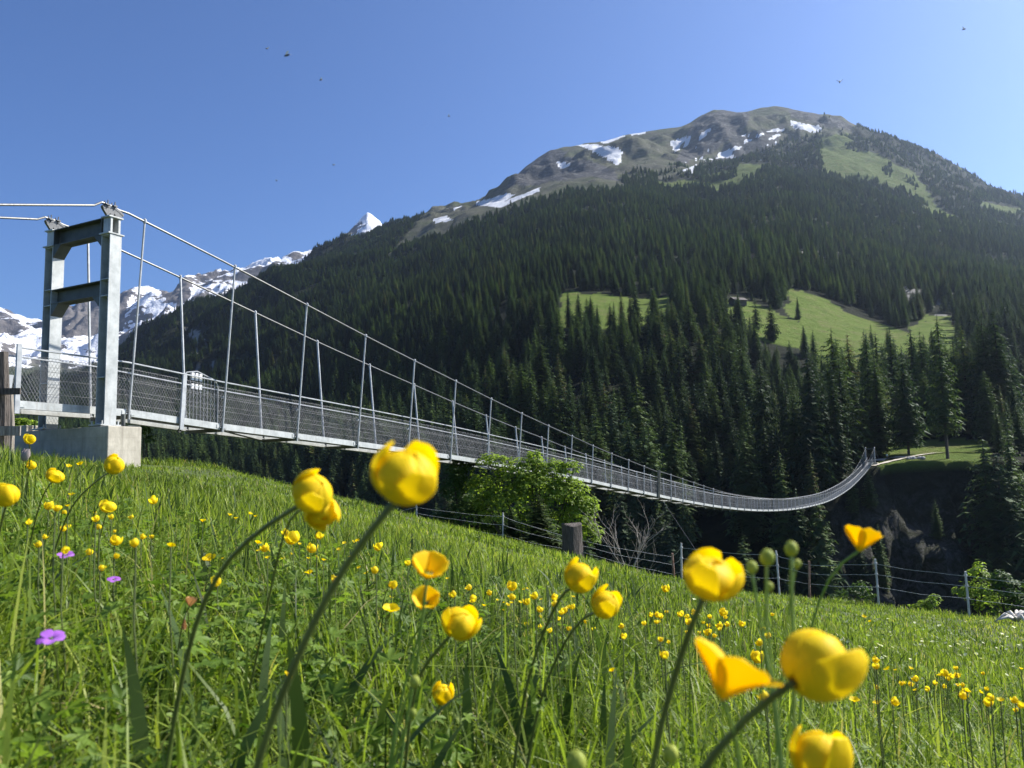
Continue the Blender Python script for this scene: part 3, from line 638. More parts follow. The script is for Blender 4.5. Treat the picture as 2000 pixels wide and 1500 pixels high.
# near landing post pair and the post by the gate
def flatpost(s, side, z0, z1, wd, lean, name='railing_post', mat='steelpole', parent=None):
    mb = MB(); T = TM+side*(HW+.03)
    mb.prism([B(s-wd/2-lean, T, z0), B(s+wd/2-lean, T, z0), B(s+wd/2, T, z1), B(s-wd/2, T, z1)], BT*side*.05)
    mb.lathe(B(s-lean*.9, T-.03, z0+.12), [(.02, 0), (.02, .02)], 6)
    return mb.build(name, M[mat], parent or bridge)
flatpost(-2.62, -1, 1.42, 2.86, .10, .0); flatpost(-2.62, 1, 1.42, 2.86, .10, .0)
flatpost(-2.78, -1, 1.42, 2.2, .12, .10)
flatpost(1.55, -1, 1.24, 2.62, .11, .07)
mb = MB(); mb.tube([B(1.44, TM-HW-.04, 1.24+.045*math.cos(q)-.02)+BL*.045*math.sin(q) for q in np.linspace(0, 6.28, 9)], .014, 5)
mb.build('eye_bolt', M['black'], bridge)
flatpost(.62, 1, 1.6, 2.3, .06, .0)
# gate leaf swung back along the railing
gate = empty('gate', np.array([0, 0, 0]))
gate.parent = bridge; gate.location = Vector(B(1.6, TM-.55, 1.4)-np.array(bridge.location))
def gp(u, z): return B(1.62+u, TM-HW+.10, 1.37-.045*u+z)
fr = [gp(.0, .03), gp(.98, .03), gp(1.10, .07), gp(1.14, .17), gp(1.14, 1.05), gp(1.12, 1.16), gp(1.02, 1.27), gp(.45, 1.42), gp(.12, 1.35), gp(.03, 1.27), gp(.0, 1.12), gp(.0, .03)]
mb = MB(); mb.tube(fr, .016, 6); mb.build('gate_frame', M['steelpole'], gate)
for i in range(9):
    u = .12+i*.113; zt = np.interp(u, [0, .12, .45, 1.02, 1.12], [1.25, 1.35, 1.42, 1.27, 1.16])
    mb = MB(); mb.tube([gp(u, .03), gp(u, zt)], .0065, 5); mb.build('gate_bar', M['steelpole'], gate)
for i in range(3):
    for j in range(2):
        mb = MB(); c0 = gp(.30+i*.125, 1.02+j*.25); mb.box(c0-BT*.02, (.085, .012, .19 if j else .13), AX); mb.build('sign_plate', M['white'], gate)
# ---- tower at the near end
tower = empty('bridge_tower', np.zeros(3)); tower.parent = bridge; tower.location = Vector(B(-.6, TM, 1.24)-np.array(bridge.location))
LEG = {}
for side in (-1, 1):
    mb = MB(); Tc = TM+side*1.03; zb, zt = 1.24, 5.55; sc = -.84; hw = .145
    for f_ in (-1, 1):   # flanges face across the bridge, the web runs along it
        mb.box(B(sc, Tc+f_*.14, (zb+zt)/2), (2*hw, .022, zt-zb), AX)
    mb.box(B(sc+.03, Tc, (zb+zt)/2), (.02, .258, zt-zb), AX)
    for zz in (1.27, 2.3, 4.14, 4.52, 5.535): mb.box(B(sc, Tc, zz), (2*hw-.01, .258, .02), AX)
    # head box
    for f_ in (-1, 1): mb.box(B(sc+f_*.10, Tc, 5.76), (.05, .25, .36), AX)
    mb.box(B(sc, Tc, 5.565), (.40, .34, .03), AX); mb.box(B(sc, Tc, 5.955), (.36, .30, .03), AX)
    mb.box(B(sc, Tc+.02, 1.235), (.50, .42, .03), AX)
    for dx, dy in ((.2, -.17), (-.2, -.17), (.2, .17), (-.2, .17)): mb.lathe(B(sc+dx, Tc+.02+dy, 1.25), [(.022, 0), (.022, .08)], 6)
    mb.build('tower_leg', M['steel'], tower)
    # cable saddle with clamps
    mb = MB()
    n = 9; arcp = [(sc-.26+.52*i/(n-1), 5.98+.20-.28*((i/(n-1)-.42)**2)*1.3) for i in range(n)]
    low = [(sc+.15, 5.97), (sc+.08, 5.98), (sc+.03, 6.07), (sc-.02, 5.97), (sc-.08, 6.05), (sc-.14, 5.97)]
    poly = [B(a, Tc-.035, z) for a, z in arcp]+[B(a, Tc-.035, z) for a, z in low]
    mb.prism(poly, BT*.07)
    mb.tube([B(a, Tc, z+.02) for a, z in arcp], .05, 6)
    for a in (-.16, .02):
        mb.box(B(sc+a, Tc, 6.235-abs(a)*.1), (.09, .17, .03), AX)
        for q in (-.055, .055): mb.tube([B(sc+a, Tc+q, 6.16), B(sc+a, Tc+q, 6.33)], .014, 5)
    mb.build('cable_saddle', M['cable'], tower)
for z0, z1, nm in ((5.56, 5.95, 'top_beam'), (4.16, 4.50, 'middle_beam')):
    mb = MB(); a, bb = TM-1.03+.15, TM+1.03-.15
    mb.box(B(-.84+.02, TM, (z0+z1)/2), (.02, bb-a, z1-z0), AX)
    mb.box(B(-.84, TM, z1-.01), (.30, bb-a, .02), AX); mb.box(B(-.84, TM, z0+.01), (.30, bb-a, .02), AX)
    if nm == 'top_beam':
        for q in (a+.02, bb-.02): mb.box(B(-.92, q, (z0+z1)/2), (.14, .016, z1-z0-.04), AX)
    for q, d in ((a, 1), (bb, -1)):   # haunches under the beam
        mb.prism([B(-.84-.14, q, z0), B(-.84-.14, q+d*.26, z0), B(-.84-.14, q, z0-.26)], BL*.012)
        mb.prism([B(-.98, q+d*.26, z0), B(-.98, q, z0-.26), B(-.98, q, z0-.28), B(-.98, q+d*.275, z0-.001)], BL*.28)
    mb.build(nm, M['beam'], tower)
mb = MB()
mb.box(B(-.68, TM+.02, .55), (.84, 3.0, 1.30), AX)
mb.box(B(-.68, TM+1.9, .75), (.70, .7, 1.2), AX)
o = mb.build('concrete_footing', M['concrete'], tower)
bm_ = o.modifiers.new('b', 'BEVEL'); bm_.width = .018; bm_.segments = 2
mb = MB(); mb.box(B(-.44, TM-1.32, 1.215), (.32, .28, .025), AX); mb.lathe(B(-.46, TM-1.10, 1.22), [(.055, 0), (.055, .28)], 8); mb.build('bearing_plate', M['beam'], tower)
# downstand hose-like tie under the deck, thin wind stay near mid span
mb = MB(); q0 = B(14*SP, TM-.8, float(zd(14*SP))); mb.tube([q0, at(1372, 1094, 44)], .012, 4); mb.build('wind_stay', M['cable'], bridge)
mb = MB()
for d in (-.12, .12): mb.tube([B(14*SP+d, TM-HW-.05, float(zd(14*SP))-.1), B(14*SP+d, TM-.8, zc(14*SP)+.12)], .06, 6)
mb.build('stay_post', M['beam'], bridge)
# ---- far tower: two slim posts, block and approach
ft = empty('bridge_tower', np.zeros(3)); ft.parent = bridge; zf = float(zd(SE)); ft.location = Vector(B(SE, TM, zf)-np.array(bridge.location))
for side in (-1, 1):
    mb = MB(); mb.box(B(SE+.3, TM+side*1.05, zf+1.7), (.26, .26, 3.9), AX); mb.lathe(B(SE+.3, TM+side*1.05, zf+3.65), [(.16, 0), (.2, .1), (.1, .25)], 8); mb.build('tower_leg', M['steelpole'], ft)
    mb = MB(); mb.tube([B(SE, TM+side*1.05, zf+3.8), B(SE+14, TM+side*1.1, zf+.6)], .05, 5); mb.build('back_stay', M['cable'], ft)
mb = MB(); mb.box(B(SE+.3, TM, zf+3.5), (.2, 1.8, .25), AX); mb.build('cross_bar', M['beam'], ft)
mb = MB(); mb.box(B(SE+1.2, TM, zf-.9), (2.6, 3.2, 1.8), AX); mb.build('concrete_footing', M['concrete'], ft)

# ------------------------------------------------------------------ spruces
def tri_ribbon(V, T, tone, P0, P1, P2, w0, w1, side, tn):
    n = len(V); V += [P0-side*w0, P0+side*w0, P1-side*w1, P1+side*w1, P2]
    T += [(n, n+1, n+3), (n, n+3, n+2), (n+2, n+3, n+4)]; tone += [tn]*5
def spruce_crown(seed, layers=44, R=.135, zb=.07, gap=.0, thin=1.0):
    r_ = random.Random(seed); V = []; T = []; tone = []
    for k in range(layers):
        t = k/(layers-1); z = zb+(1-zb)*(t**.95)
        if r_.random() < gap and t < .8: continue
        rad = R*(1-t)**.62*(.95 if t > .12 else .55+.4*t/.12)+.004
        nb = max(3, int((9-5*t)*thin))
        a0 = r_.random()*6.28
        for j in range(nb):
            a = a0+6.28*j/nb+r_.uniform(-.35, .35); L = rad*r_.uniform(.62, 1.22); zz = z+r_.uniform(-.012, .012)
            d = np.array([math.cos(a), math.sin(a), 0]); sd = np.array([-d[1], d[0], 0]); up = np.array([0, 0, 1.])
            dr = -L*r_.uniform(.22, .5)
            P0 = up*zz; P1 = d*L*.55+up*(zz+dr*.75); P2 = d*L+up*(zz+dr*.8+L*.06)
            tn = min(1, max(0, .5+r_.uniform(-.3, .3)))
            wd = L*r_.uniform(.20, .30)+.0025
            tri_ribbon(V, T, tone, P0, P1, P2, wd*.5, wd*.75, sd, tn)
            for q in (.3, .6, .85):    # hanging side twigs
                c = P0+(P1-P0)*q/.55 if q < .55 else P1+(P2-P1)*(q-.55)/.45
                for s_ in (-1, 1):
                    e = c+sd*s_*wd*r_.uniform(1.0, 1.7)+d*L*.13-up*L*r_.uniform(.10, .30)
                    n = len(V); V += [c-d*L*.07, c+d*L*.07, e]; T += [(n, n+1, n+2)]; tone += [tn]*3
    n = len(V); V += [np.array([-.004, 0, .93]), np.array([.004, 0, .93]), np.array([0, 0, 1.02])]; T += [(n, n+1, n+2)]; tone += [.5]*3
    return np.array(V), np.array(T), np.array(tone)
crowns = []
for i, (ly, R, zb, gp_, th) in enumerate([(44, .165, .05, 0, 1), (40, .195, .08, .05, 1.05), (46, .145, .04, .03, 1.1), (38, .205, .12, .10, .95), (34, .15, .20, .16, .9)]):
    V, T, tn = spruce_crown(100+i, ly, R, zb, gp_, th)
    crowns.append(npmesh('spruce_crown', V, T, M['spruce'], dict(tone=tn)))
mb = MB(); mb.tube([(0, 0, -.06), (0, 0, .3), (0.002, 0, .7), (0, 0, 1)], [.0135, .010, .005, .0008], 7)
_t = mb.build('trunk', M['bark']); trunk_mesh = _t.data; bpy.data.objects.remove(_t)

# candidate positions on the far terrain
jj = np.where((cpx > -200) & (cpx < 2230))[0]
rr_ = np.where((Tr >= 1.05) & (Tr < 9.97))[0]
cx = XF[np.ix_(rr_, jj)]; cy = YF[np.ix_(rr_, jj)]; cz = ZF[np.ix_(rr_, jj)]
A_ = np.zeros_like(cx)
A_[:-1, :-1] = np.abs((cx[:-1, 1:]-cx[:-1, :-1])*(cy[1:, :-1]-cy[:-1, :-1]))
bpx, bpy_ = proj(np.stack([cx, cy, cz], -1)); bt = np.repeat(Tr[rr_][:, None], len(jj), 1)
den = np.full(cx.shape, 1/46.)*np.clip(.6+1.3*(fbm(cx/55+3, cy/55, 4)-.3), .5, 1.2)
den *= np.interp(bt, [5.5, 6.5, 8], [1, 1.4, 1.5])
wb = (fbm(bpx/26+7, bpy_/18, 4)-.5)
den[inany(bpx+wb*44, bpy_+wb*14, OPEN)] = 0
al_ = inany(bpx, bpy_, ALP) & (bt > 7.3)
edge_n = fbm(cx/40, cy/40, 3)
den[al_] = np.where(edge_n[al_] > .62, 1/900., 0)
den[(bt > 8.0) & (bpx < 1560) & (bpx > 830) & al_] = 0
cl_ = inany(bpx, bpy_, CLUMP); den[cl_] = 1/45.
den[(rock[np.ix_(rr_, jj)] > .5) | (snow[np.ix_(rr_, jj)] > .5)] = 0
den *= np.where(bt > 8.2, .75, 1)*np.where((bt < 2.0) & (bpx > 1600), .6*smooth01((edge_n-.42)/.1)+.22, 1)*np.where((bt > 8.1) & (bpx > 1600), smooth01((edge_n-.3)/.2)*.8+.2, 1)
den *= np.where(scree[np.ix_(rr_, jj)] > .5, .35, 1)*smooth01((edge_n-.22)/.14)
den[(bt > 4.3) & (bt < 5.0) & (bpx > 1085) & (bpx < 1500)] = 1/85.; den[(bt > 4.2) & (bt < 5.0) & (bpx >= 1500) & (bpx < 1900)] = 1/260.
den[(bt < 2.4) & (bt > 1.85) & (bpx > 1655)] = 0; den[(bt > 1.85) & (bt < 2.95) & (bpx > 1940)] = 0
den[(bt < 2.0) & (bpx > 1280) & (bpx < 1700)] = 1/55.
lam = A_*den; tot = lam.sum()
n = int(tot); pick = rng.choice(lam.size, n, p=(lam/lam.sum()).ravel())
pi_, pj_ = np.unravel_index(pick, lam.shape); fa = rng.random(n); fb = rng.random(n)
pi_ = np.minimum(pi_, cx.shape[0]-2); pj_ = np.minimum(pj_, cx.shape[1]-2)
def bil(G): return (G[pi_, pj_]*(1-fa)+G[pi_+1, pj_]*fa)*(1-fb)+(G[pi_, pj_+1]*(1-fa)+G[pi_+1, pj_+1]*fa)*fb
TX, TY, TZ, TT = bil(cx), bil(cy), bil(cz), bil(bt)
tpx, tpy = proj(np.stack([TX, TY, TZ], -1))
TH_ = np.where(rng.random(n) < .2, rng.uniform(9, 18, n), rng.normal(25, 5, n)).clip(9, 37)*np.interp(TT, [1, 2, 3.6, 4.6, 5.4, 6.5, 7.5, 8.6, 10], [.95, 1.1, 1.0, .86, .74, .58, .50, .46, .42])*np.where(tpx < 640, .85, 1)
TH_ *= np.where((TT < 1.95) & (tpx > 1620), .55, 1)*np.where((TT > 3.2) & (TT < 5) & (tpx > 1480), .62, 1)
TI = rng.integers(0, 4, n); TI[rng.random(n) < .08] = 4
hand = [(1775, 224, 31, 3), (1851, 209, 38, 4), (1893, 262, 36, 0), (1948, 191, 42, 1), (1978, 189, 44, 3), (2014, 186, 44, 1), (1962, 184, 40, 0), (1996, 192, 43, 0), (1935, 256, 40, 1), (1952, 222, 13, 0), (1972, 228, 15, 1), (1992, 216, 14, 3), (1962, 236, 18, 2), (1985, 240, 20, 0), (1700, 268, 36, 2), (1722, 275, 34, 0), (1655, 232, 31, 2), (1636, 244, 30, 0), (1668, 262, 36, 1),
        (1905, 186, 30, 1), (1938, 184, 34, 0), (1992, 186, 36, 3), (1925, 262, 38, 2), (1960, 255, 40, 1), (1810, 268, 35, 1), (1750, 282, 36, 0), (1845, 272, 37, 3), (1880, 280, 35, 2), (1790, 290, 34, 1)]
hx = []
for px, D, h, k in hand:
    p = far_pt(px, D); hx.append((p[0], p[1], p[2]-.5, h, k))
hx = np.array(hx)
PX_ = np.concatenate([hx[:, 0], TX]); PY_ = np.concatenate([hx[:, 1], TY]); PZ_ = np.concatenate([hx[:, 2], TZ-.4]); PH = np.concatenate([hx[:, 3], TH_]); PI_ = np.concatenate([hx[:, 4].astype(int), TI])
PW = rng.uniform(.8, 1.25, len(PX_))*np.interp(PY_, [400, 1200], [1, 1.25]); PR = rng.random(len(PX_))*6.28
# which stand out in the picture: walk from near to far over a skyline of tree tops
sx, sb = proj(np.stack([PX_, PY_, PZ_], -1)); _, st = proj(np.stack([PX_, PY_, PZ_+PH], -1))
rimx = np.arange(0, 2001, 10); rr2 = rimD(rimx)
rimy = np.array([proj(np.array([(x-1000)/F*d, d, gz((x-1000)/F*d, d)]))[1] for x, d in zip(rimx, rr2)])
order = np.argsort(PY_); prof = np.interp(np.arange(2001), rimx, rimy); score = np.zeros(len(PX_))
for i in order:
    x = sx[i]
    if x < 3 or x > 1997: continue
    hwid = max(1, int(F*PH[i]*.05/PY_[i])); a = max(0, int(x)-hwid); b_ = min(2001, int(x)+hwid+1)
    vis = prof[a:b_].mean()-st[i]
    if vis > 4: score[i] = min(vis, sb[i]-st[i])*min(1, (sb[i]-st[i])/60); prof[a:b_] = np.minimum(prof[a:b_], st[i]+(sb[i]-st[i])*.3)
score[:len(hx)] += 1000
solo = np.argsort(-score)[:296]; sset = set(solo.tolist())
LM = [(0, 235, 'left of the near bridge tower'), (235, 355, 'between the near bridge tower and the gate'), (355, 460, 'seen right behind the bridge gate'), (460, 600, 'just right of the bridge gate'), (600, 720, 'behind the ragged drooping globeflower'), (720, 860, 'behind the biggest globeflower'),
      (860, 960, 'left of the bright green bush'), (960, 1060, 'above the bright green bush'), (1060, 1150, 'above the thick tree stump'), (1150, 1240, 'above the bare dead shrub'), (1240, 1330, 'behind the dark stay post'), (1330, 1410, 'left of the lowest sag of the bridge'), (1410, 1500, 'right behind the lowest sag of the bridge'),
      (1500, 1580, 'right of the lowest sag of the bridge'), (1580, 1650, 'left of the far bridge tower'), (1650, 1730, 'behind the far bridge tower'), (1730, 1800, 'above the boulders on the clearing'), (1800, 1870, 'above the middle of the clearing'), (1870, 1940, 'at the right end of the clearing'), (1940, 2001, 'against the right edge')]
def spruce_label(i):
    x, y, h, D = sx[i], st[i], sb[i]-st[i], PY_[i]
    lm = next((l for a_, b_, l in LM if a_ <= x < b_), 'just outside the right edge')
    zd_ = float(np.interp(x, [300, 860, 1290, 1500, 1705, 2000], [850, 895, 972, 1000, 903, 900]))
    if D < 200 and x > 1560: w_ = 'spruce on the dark rock wall'
    elif y > zd_-15: w_ = 'dark spruce showing under the bridge deck'
    elif y > zd_-130: w_ = 'dark spruce in the lowest forest row'
    elif y < 690 and x > 1080: w_ = 'spruce reaching up to the pasture,'
    else: w_ = 'spruce half way up the lower forest'
    return w_+' '+lm, w_.replace('spruce', 'spruces', 1)+' '+lm
SP_HAND = {0: 'spruce with a bare lower trunk standing on the sunny clearing beside the gravel path', 1: 'tall thin spruce with a bare trunk at the front rim of the sunny clearing',
           3: 'very tall dense spruce at the right edge of the sunny clearing'}
for i in solo:
    lab, grp = spruce_label(i)
    base = (float(PX_[i]), float(PY_[i]), float(PZ_[i])); r = bpy.data.objects.new('spruce_tree', None); COL.objects.link(r); r.location = base
    if int(i) in SP_HAND: lab = SP_HAND[int(i)]; grp = None
    prop(r, lab, 'tree', grp)
    h = float(PH[i]); r.rotation_euler = (0, 0, float(PR[i])); r.scale = (h*float(PW[i]), h*float(PW[i]), h)
    c = bpy.data.objects.new('crown', crowns[PI_[i]]); COL.objects.link(c); c.parent = r
    t = bpy.data.objects.new('trunk', trunk_mesh); COL.objects.link(t); t.parent = r
rest_i = np.array([i for i in range(len(PX_)) if i not in sset])
print('TREES', len(PX_), 'rest', len(rest_i))
me = bpy.data.meshes.new('spruce_forest'); me.vertices.add(len(rest_i))
me.vertices.foreach_set('co', np.stack([PX_[rest_i], PY_[rest_i], PZ_[rest_i]], -1).astype(np.float32).ravel())
for nm, a in (('h', PH[rest_i]), ('wd', PW[rest_i]), ('rot', PR[rest_i])):
    q = me.attributes.new(nm, 'FLOAT', 'POINT'); q.data.foreach_set('value', a.astype(np.float32))
q = me.attributes.new('idx', 'INT', 'POINT'); q.data.foreach_set('value', PI_[rest_i].astype(np.int32))
fo = bpy.data.objects.new('spruce_forest', me); COL.objects.link(fo)
prop(fo, 'dense dark spruce forest covering the mountainside beyond the gorge', 'forest', kind='stuff')
ng = bpy.data.node_groups.new('forest_nodes', 'GeometryNodeTree')
ng.interface.new_socket('Geometry', in_out='INPUT', socket_type='NodeSocketGeometry'); ng.interface.new_socket('Geometry', in_out='OUTPUT', socket_type='NodeSocketGeometry')
gi = ng.nodes.new('NodeGroupInput'); go = ng.nodes.new('NodeGroupOutput')
iop = ng.nodes.new('GeometryNodeInstanceOnPoints'); iop.inputs['Pick Instance'].default_value = True
join = ng.nodes.new('GeometryNodeJoinGeometry')
srcs = {}
for o in COL.objects:
    if o.name.startswith('crown') and o.parent and o.data.name not in srcs: srcs[o.data.name] = o
for me_ in crowns:
    src = srcs.get(me_.name)
    if src is None: continue
    oi = ng.nodes.new('GeometryNodeObjectInfo'); oi.transform_space = 'ORIGINAL'; oi.inputs['Object'].default_value = src
    g2 = ng.nodes.new('GeometryNodeGeometryToInstance'); ng.links.new(oi.outputs['Geometry'], g2.inputs[0]); ng.links.new(g2.outputs[0], join.inputs[0])
def na(name, typ='FLOAT'):
    a = ng.nodes.new('GeometryNodeInputNamedAttribute'); a.data_type = typ; a.inputs['Name'].default_value = name; return a.outputs[0]
mw = ng.nodes.new('ShaderNodeMath'); mw.operation = 'MULTIPLY'; h_ = na('h'); ng.links.new(h_, mw.inputs[0]); ng.links.new(na('wd'), mw.inputs[1])
cs = ng.nodes.new('ShaderNodeCombineXYZ'); ng.links.new(mw.outputs[0], cs.inputs[0]); ng.links.new(mw.outputs[0], cs.inputs[1]); ng.links.new(h_, cs.inputs[2])
cr = ng.nodes.new('ShaderNodeCombineXYZ'); ng.links.new(na('rot'), cr.inputs[2])
ng.links.new(gi.outputs[0], iop.inputs['Points']); ng.links.new(join.outputs[0], iop.inputs['Instance']); ng.links.new(na('idx', 'INT'), iop.inputs['Instance Index'])
ng.links.new(cr.outputs[0], iop.inputs['Rotation']); ng.links.new(cs.outputs[0], iop.inputs['Scale']); ng.links.new(iop.outputs[0], go.inputs[0])
md = fo.modifiers.new('forest', 'NODES'); md.node_group = ng

# ------------------------------------------------------------------ far clearing: path, person, hut
def ribbon(name, pts, wd, mat, lift=.06):
    P = [far_pt(x, D)+UP*lift for x, D in pts]; V = []; Q = []
    for i, p in enumerate(P):
        t = P[min(i+1, len(P)-1)]-P[max(i-1, 0)]; s_ = np.array([t[1], -t[0], 0]); s_ /= np.linalg.norm(s_)+1e-9
        for k in (-1, 0, 1):
            q = p+s_*wd/2*k*(1+.3*math.sin(i*1.7+k)); V.append(q)
    Q = [(i*3+k, i*3+k+1, (i+1)*3+k+1, (i+1)*3+k) for i in range(len(P)-1) for k in (0, 1)]
    mb = MB(); mb.add(V, Q); return mb.build(name, mat)
prop(ribbon('gravel_path', [(x, 212+ (x-1700)*.045+4*math.sin(x/40.)) for x in np.arange(1704, 1990, 6)], 1.7, M['path'], .22), kind='structure')
prop(ribbon('bare_earth', [(x, 219+.5*math.sin(x/7.)) for x in np.arange(1706, 1770, 5)], 6.0, M['path'], .2), kind='structure')
def skinfig(name, pts, edges, radii, mat, parent, lv=1):
    me = bpy.data.meshes.new(name); me.from_pydata([tuple(p) for p in pts], edges, []); me.update()
    o = bpy.data.objects.new(name, me); COL.objects.link(o); o.parent = parent
    o.modifiers.new('skin', 'SKIN')
    sk_ = me.skin_vertices[0] if me.skin_vertices else None
    if sk_ is None:
        bpy.context.view_layer.update()
    for i, r in enumerate(radii): me.skin_vertices[0].data[i].radius = (r, r)
    me.skin_vertices[0].data[0].use_root = True
    sb_ = o.modifiers.new('sub', 'SUBSURF'); sb_.levels = lv; sb_.render_levels = lv
    me.materials.append(mat); return o
pp = far_pt(1733, 215)+UP*.25
person = empty('person', pp, 'person in a teal shirt standing by the far end of the bridge', 'person')
pts = [(0, 0, .95), (0, 0, 1.15), (0, 0, 1.38), (0, 0, 1.50), (0, .01, 1.60), (0, .01, 1.70), (-.10, 0, .90), (-.11, .02, .50), (-.12, 0, .08), (-.12, -.12, .03), (.10, 0, .90), (.12, -.06, .50), (.14, .04, .08), (.14, -.09, .03),
       (-.19, 0, 1.38), (-.25, .02, 1.10), (-.22, -.12, .86), (.19, 0, 1.38), (.26, .02, 1.10), (.22, -.14, .90)]
ed = [(0, 1), (1, 2), (2, 3), (3, 4), (4, 5), (0, 6), (6, 7), (7, 8), (8, 9), (0, 10), (10, 11), (11, 12), (12, 13), (2, 14), (14, 15), (15, 16), (2, 17), (17, 18), (18, 19)]
rd = [.13, .12, .14, .05, .085, .09, .085, .06, .04, .04, .085, .06, .04, .04, .06, .042, .03, .06, .042, .03]
skinfig('body', pts, ed, rd, M['skin'], person)
skinfig('shirt', [(0, 0, .93), (0, 0, 1.15), (0, 0, 1.40), (-.20, 0, 1.39), (-.25, .02, 1.14), (.20, 0, 1.39), (.26, .02, 1.14)], [(0, 1), (1, 2), (2, 3), (3, 4), (2, 5), (5, 6)], [.155, .145, .165, .075, .06, .075, .06], M['teal'], person)
skinfig('trousers', [(0, 0, .97), (-.10, 0, .88), (-.11, .02, .50), (-.12, 0, .10), (.10, 0, .88), (.12, -.06, .50), (.14, .04, .10)], [(0, 1), (1, 2), (2, 3), (0, 4), (4, 5), (5, 6)], [.15, .11, .08, .06, .11, .08, .06], M['navy'], person)
mb = MB(); mb.lathe((0, .02, 1.62), [(.085, 0), (.105, .06), (.095, .13), (.05, .17)], 9)
o = mb.build('hair', M['hair']); o.parent = person
def rocks(name, label, cat, px, D, n, r, spread, mat):
    c = far_pt(px, D); mb = MB()
    for i in range(n):
        q = c+np.array([rng.uniform(-spread, spread), rng.uniform(-spread, spread)*.6, r*.4]); k = r*rng.uniform(.5, 1.1)
        mb.lathe(q-UP*k*.6, [(k*.7, 0), (k*rng.uniform(.9, 1.1), k*.5), (k*.75, k*.95), (k*.25, k*1.2)], 7)
    return prop(mb.build(name, mat, loc=c), label, cat)
rocks('boulder_pile', 'pile of grey boulders at the foot of a spruce on the sunny clearing', 'rocks', 1788, 212, 9, .8, 2.6, M['rockp'])
# hut on the mountain pasture
hp = far_pt(1441, 500); hut = empty('wooden_hut', hp, 'small dark wooden hut with a shingle roof on the mountain pasture', 'hut')
hut.rotation_euler = (0, 0, .35)
mb = MB(); mb.box((0, 0, 1.3), (9, 6, 3.4)); o = mb.build('wall', M['oldwood']); o.parent = hut
mb = MB(); mb.prism([(-5, -3.9, 2.9), (-5, 0, 5.2), (-5, 3.9, 2.9), (-5, 3.9, 2.7), (-5, 0, 5.0), (-5, -3.9, 2.7)], (10, 0, 0)); o = mb.build('roof', M['shingle']); o.parent = hut
mb = MB(); mb.box((-2, -3.03, .95), (1.1, .08, 2.0)); o = mb.build('door', M['black']); o.parent = hut

# ------------------------------------------------------------------ fence at the meadow's rim, stump, wooden fence
def onm(px, py_bot, D):
    v = ray(px, py_bot); X = v[0]/v[1]*D; return np.array([X, D, gz(X, D)])
fence = empty('wire_fence', onm(1332, 1150, 25.3), 'thin wire pasture fence with slim pale posts along the far rim of the meadow', 'fence')
FP = [(300, 905, 27.0, 1.0, 'post'), (455, 925, 26.0, 1.0, 'post'), (640, 1000, 30.5, .95, 'post'), (814, 1036, 32.0, 1.0, 'post'), (982, 1076, 30.3, 1.40, 'post'), (1136, 1093, 27.6, .62, 'post'), (1318, 1150, 25.4, 1.1, 'rustpost'), (1332, 1152, 25.0, 1.42, 'post'), (1523, 1167, 24.2, 1.35, 'post'),
      (1581, 1165, 24.0, 1.12, 'rustpost'), (1717, 1188, 23.0, 1.32, 'post'), (1894, 1209, 21.0, 1.16, 'post'), (2090, 1235, 18.5, 1.15, 'post')]
tops = []
for i, (px, py, D, h, m_) in enumerate(FP):
    if px in (300, 455, 640): p = onm(px, py, D)-UP*.35
    else: p = onm(px, py, D)
    pass; r = .030 if m_ == 'post' else .034
    ln_ = np.array([rng.uniform(-.04, .04), rng.uniform(-.04, .04), 0])
    mb = MB()
    mb.tube([p-UP*.25, p+UP*h*.5+ln_*.4, p+UP*h+ln_], [r, r*.95, r*.9], 7)
    if m_ == 'post':
        for q in (.42, .68, .9): mb.lathe(p+UP*h*q+ln_*q, [(r*1.5, 0), (r*1.5, .035)], 7)
    mb.build('fence_post', M[m_], fence); tops.append((p, h, ln_))
for k, q in enumerate((.42, .68, .9)):
    pts = []
    for i in range(len(tops)-1):
        a = tops[i][0]+UP*tops[i][1]*q*(1 if tops[i][1] > .7 else 1.3)+tops[i][2]*q; b_ = tops[i+1][0]+UP*tops[i+1][1]*q*(1 if tops[i+1][1] > .7 else 1.3)+tops[i+1][2]*q
        L = np.linalg.norm(b_-a)
        for t in np.linspace(0, 1, 7)[:-1]: pts.append(a+(b_-a)*t-UP*4*t*(1-t)*L*.012+UP*.012*math.sin(i*5+t*9+k)*(t > 0))
    pts.append(b_); mb = MB(); mb.tube(pts, .0048, 5); mb.build('wire', M['cord'], fence)
# old thick stump post
sp = onm(1117, 1090, 27.2); mb = MB(); n = 18
rings = []
for z, r in ((-.2, .40), (.0, .36), (.25, .33), (.7, .325), (1.0, .33), (1.10, .335), (1.13, .30)):
    rings.append([sp+np.array([math.cos(a)*r*(1+.13*math.sin(3*a+1)+.06*math.sin(7*a+z*4)+.03*math.sin(13*a)), math.sin(a)*r*.8*(1+.05*math.sin(7*a)), z+(.05*math.sin(2*a+1)+.03*math.sin(9*a) if z > 1 else 0)]) for a in np.linspace(0, 2*math.pi, n, endpoint=False)])
V = [q for r_ in rings for q in r_]
mb.add(V, [(i*n+k, i*n+(k+1) % n, (i+1)*n+(k+1) % n, (i+1)*n+k) for i in range(len(rings)-1) for k in range(n)]+[tuple(range((len(rings)-1)*n, len(rings)*n))])
st_ = mb.build('tree_stump', M['oldwood'], loc=sp); prop(st_, 'thick dark weathered tree stump standing in the fence line beside the leafy bush', 'stump')
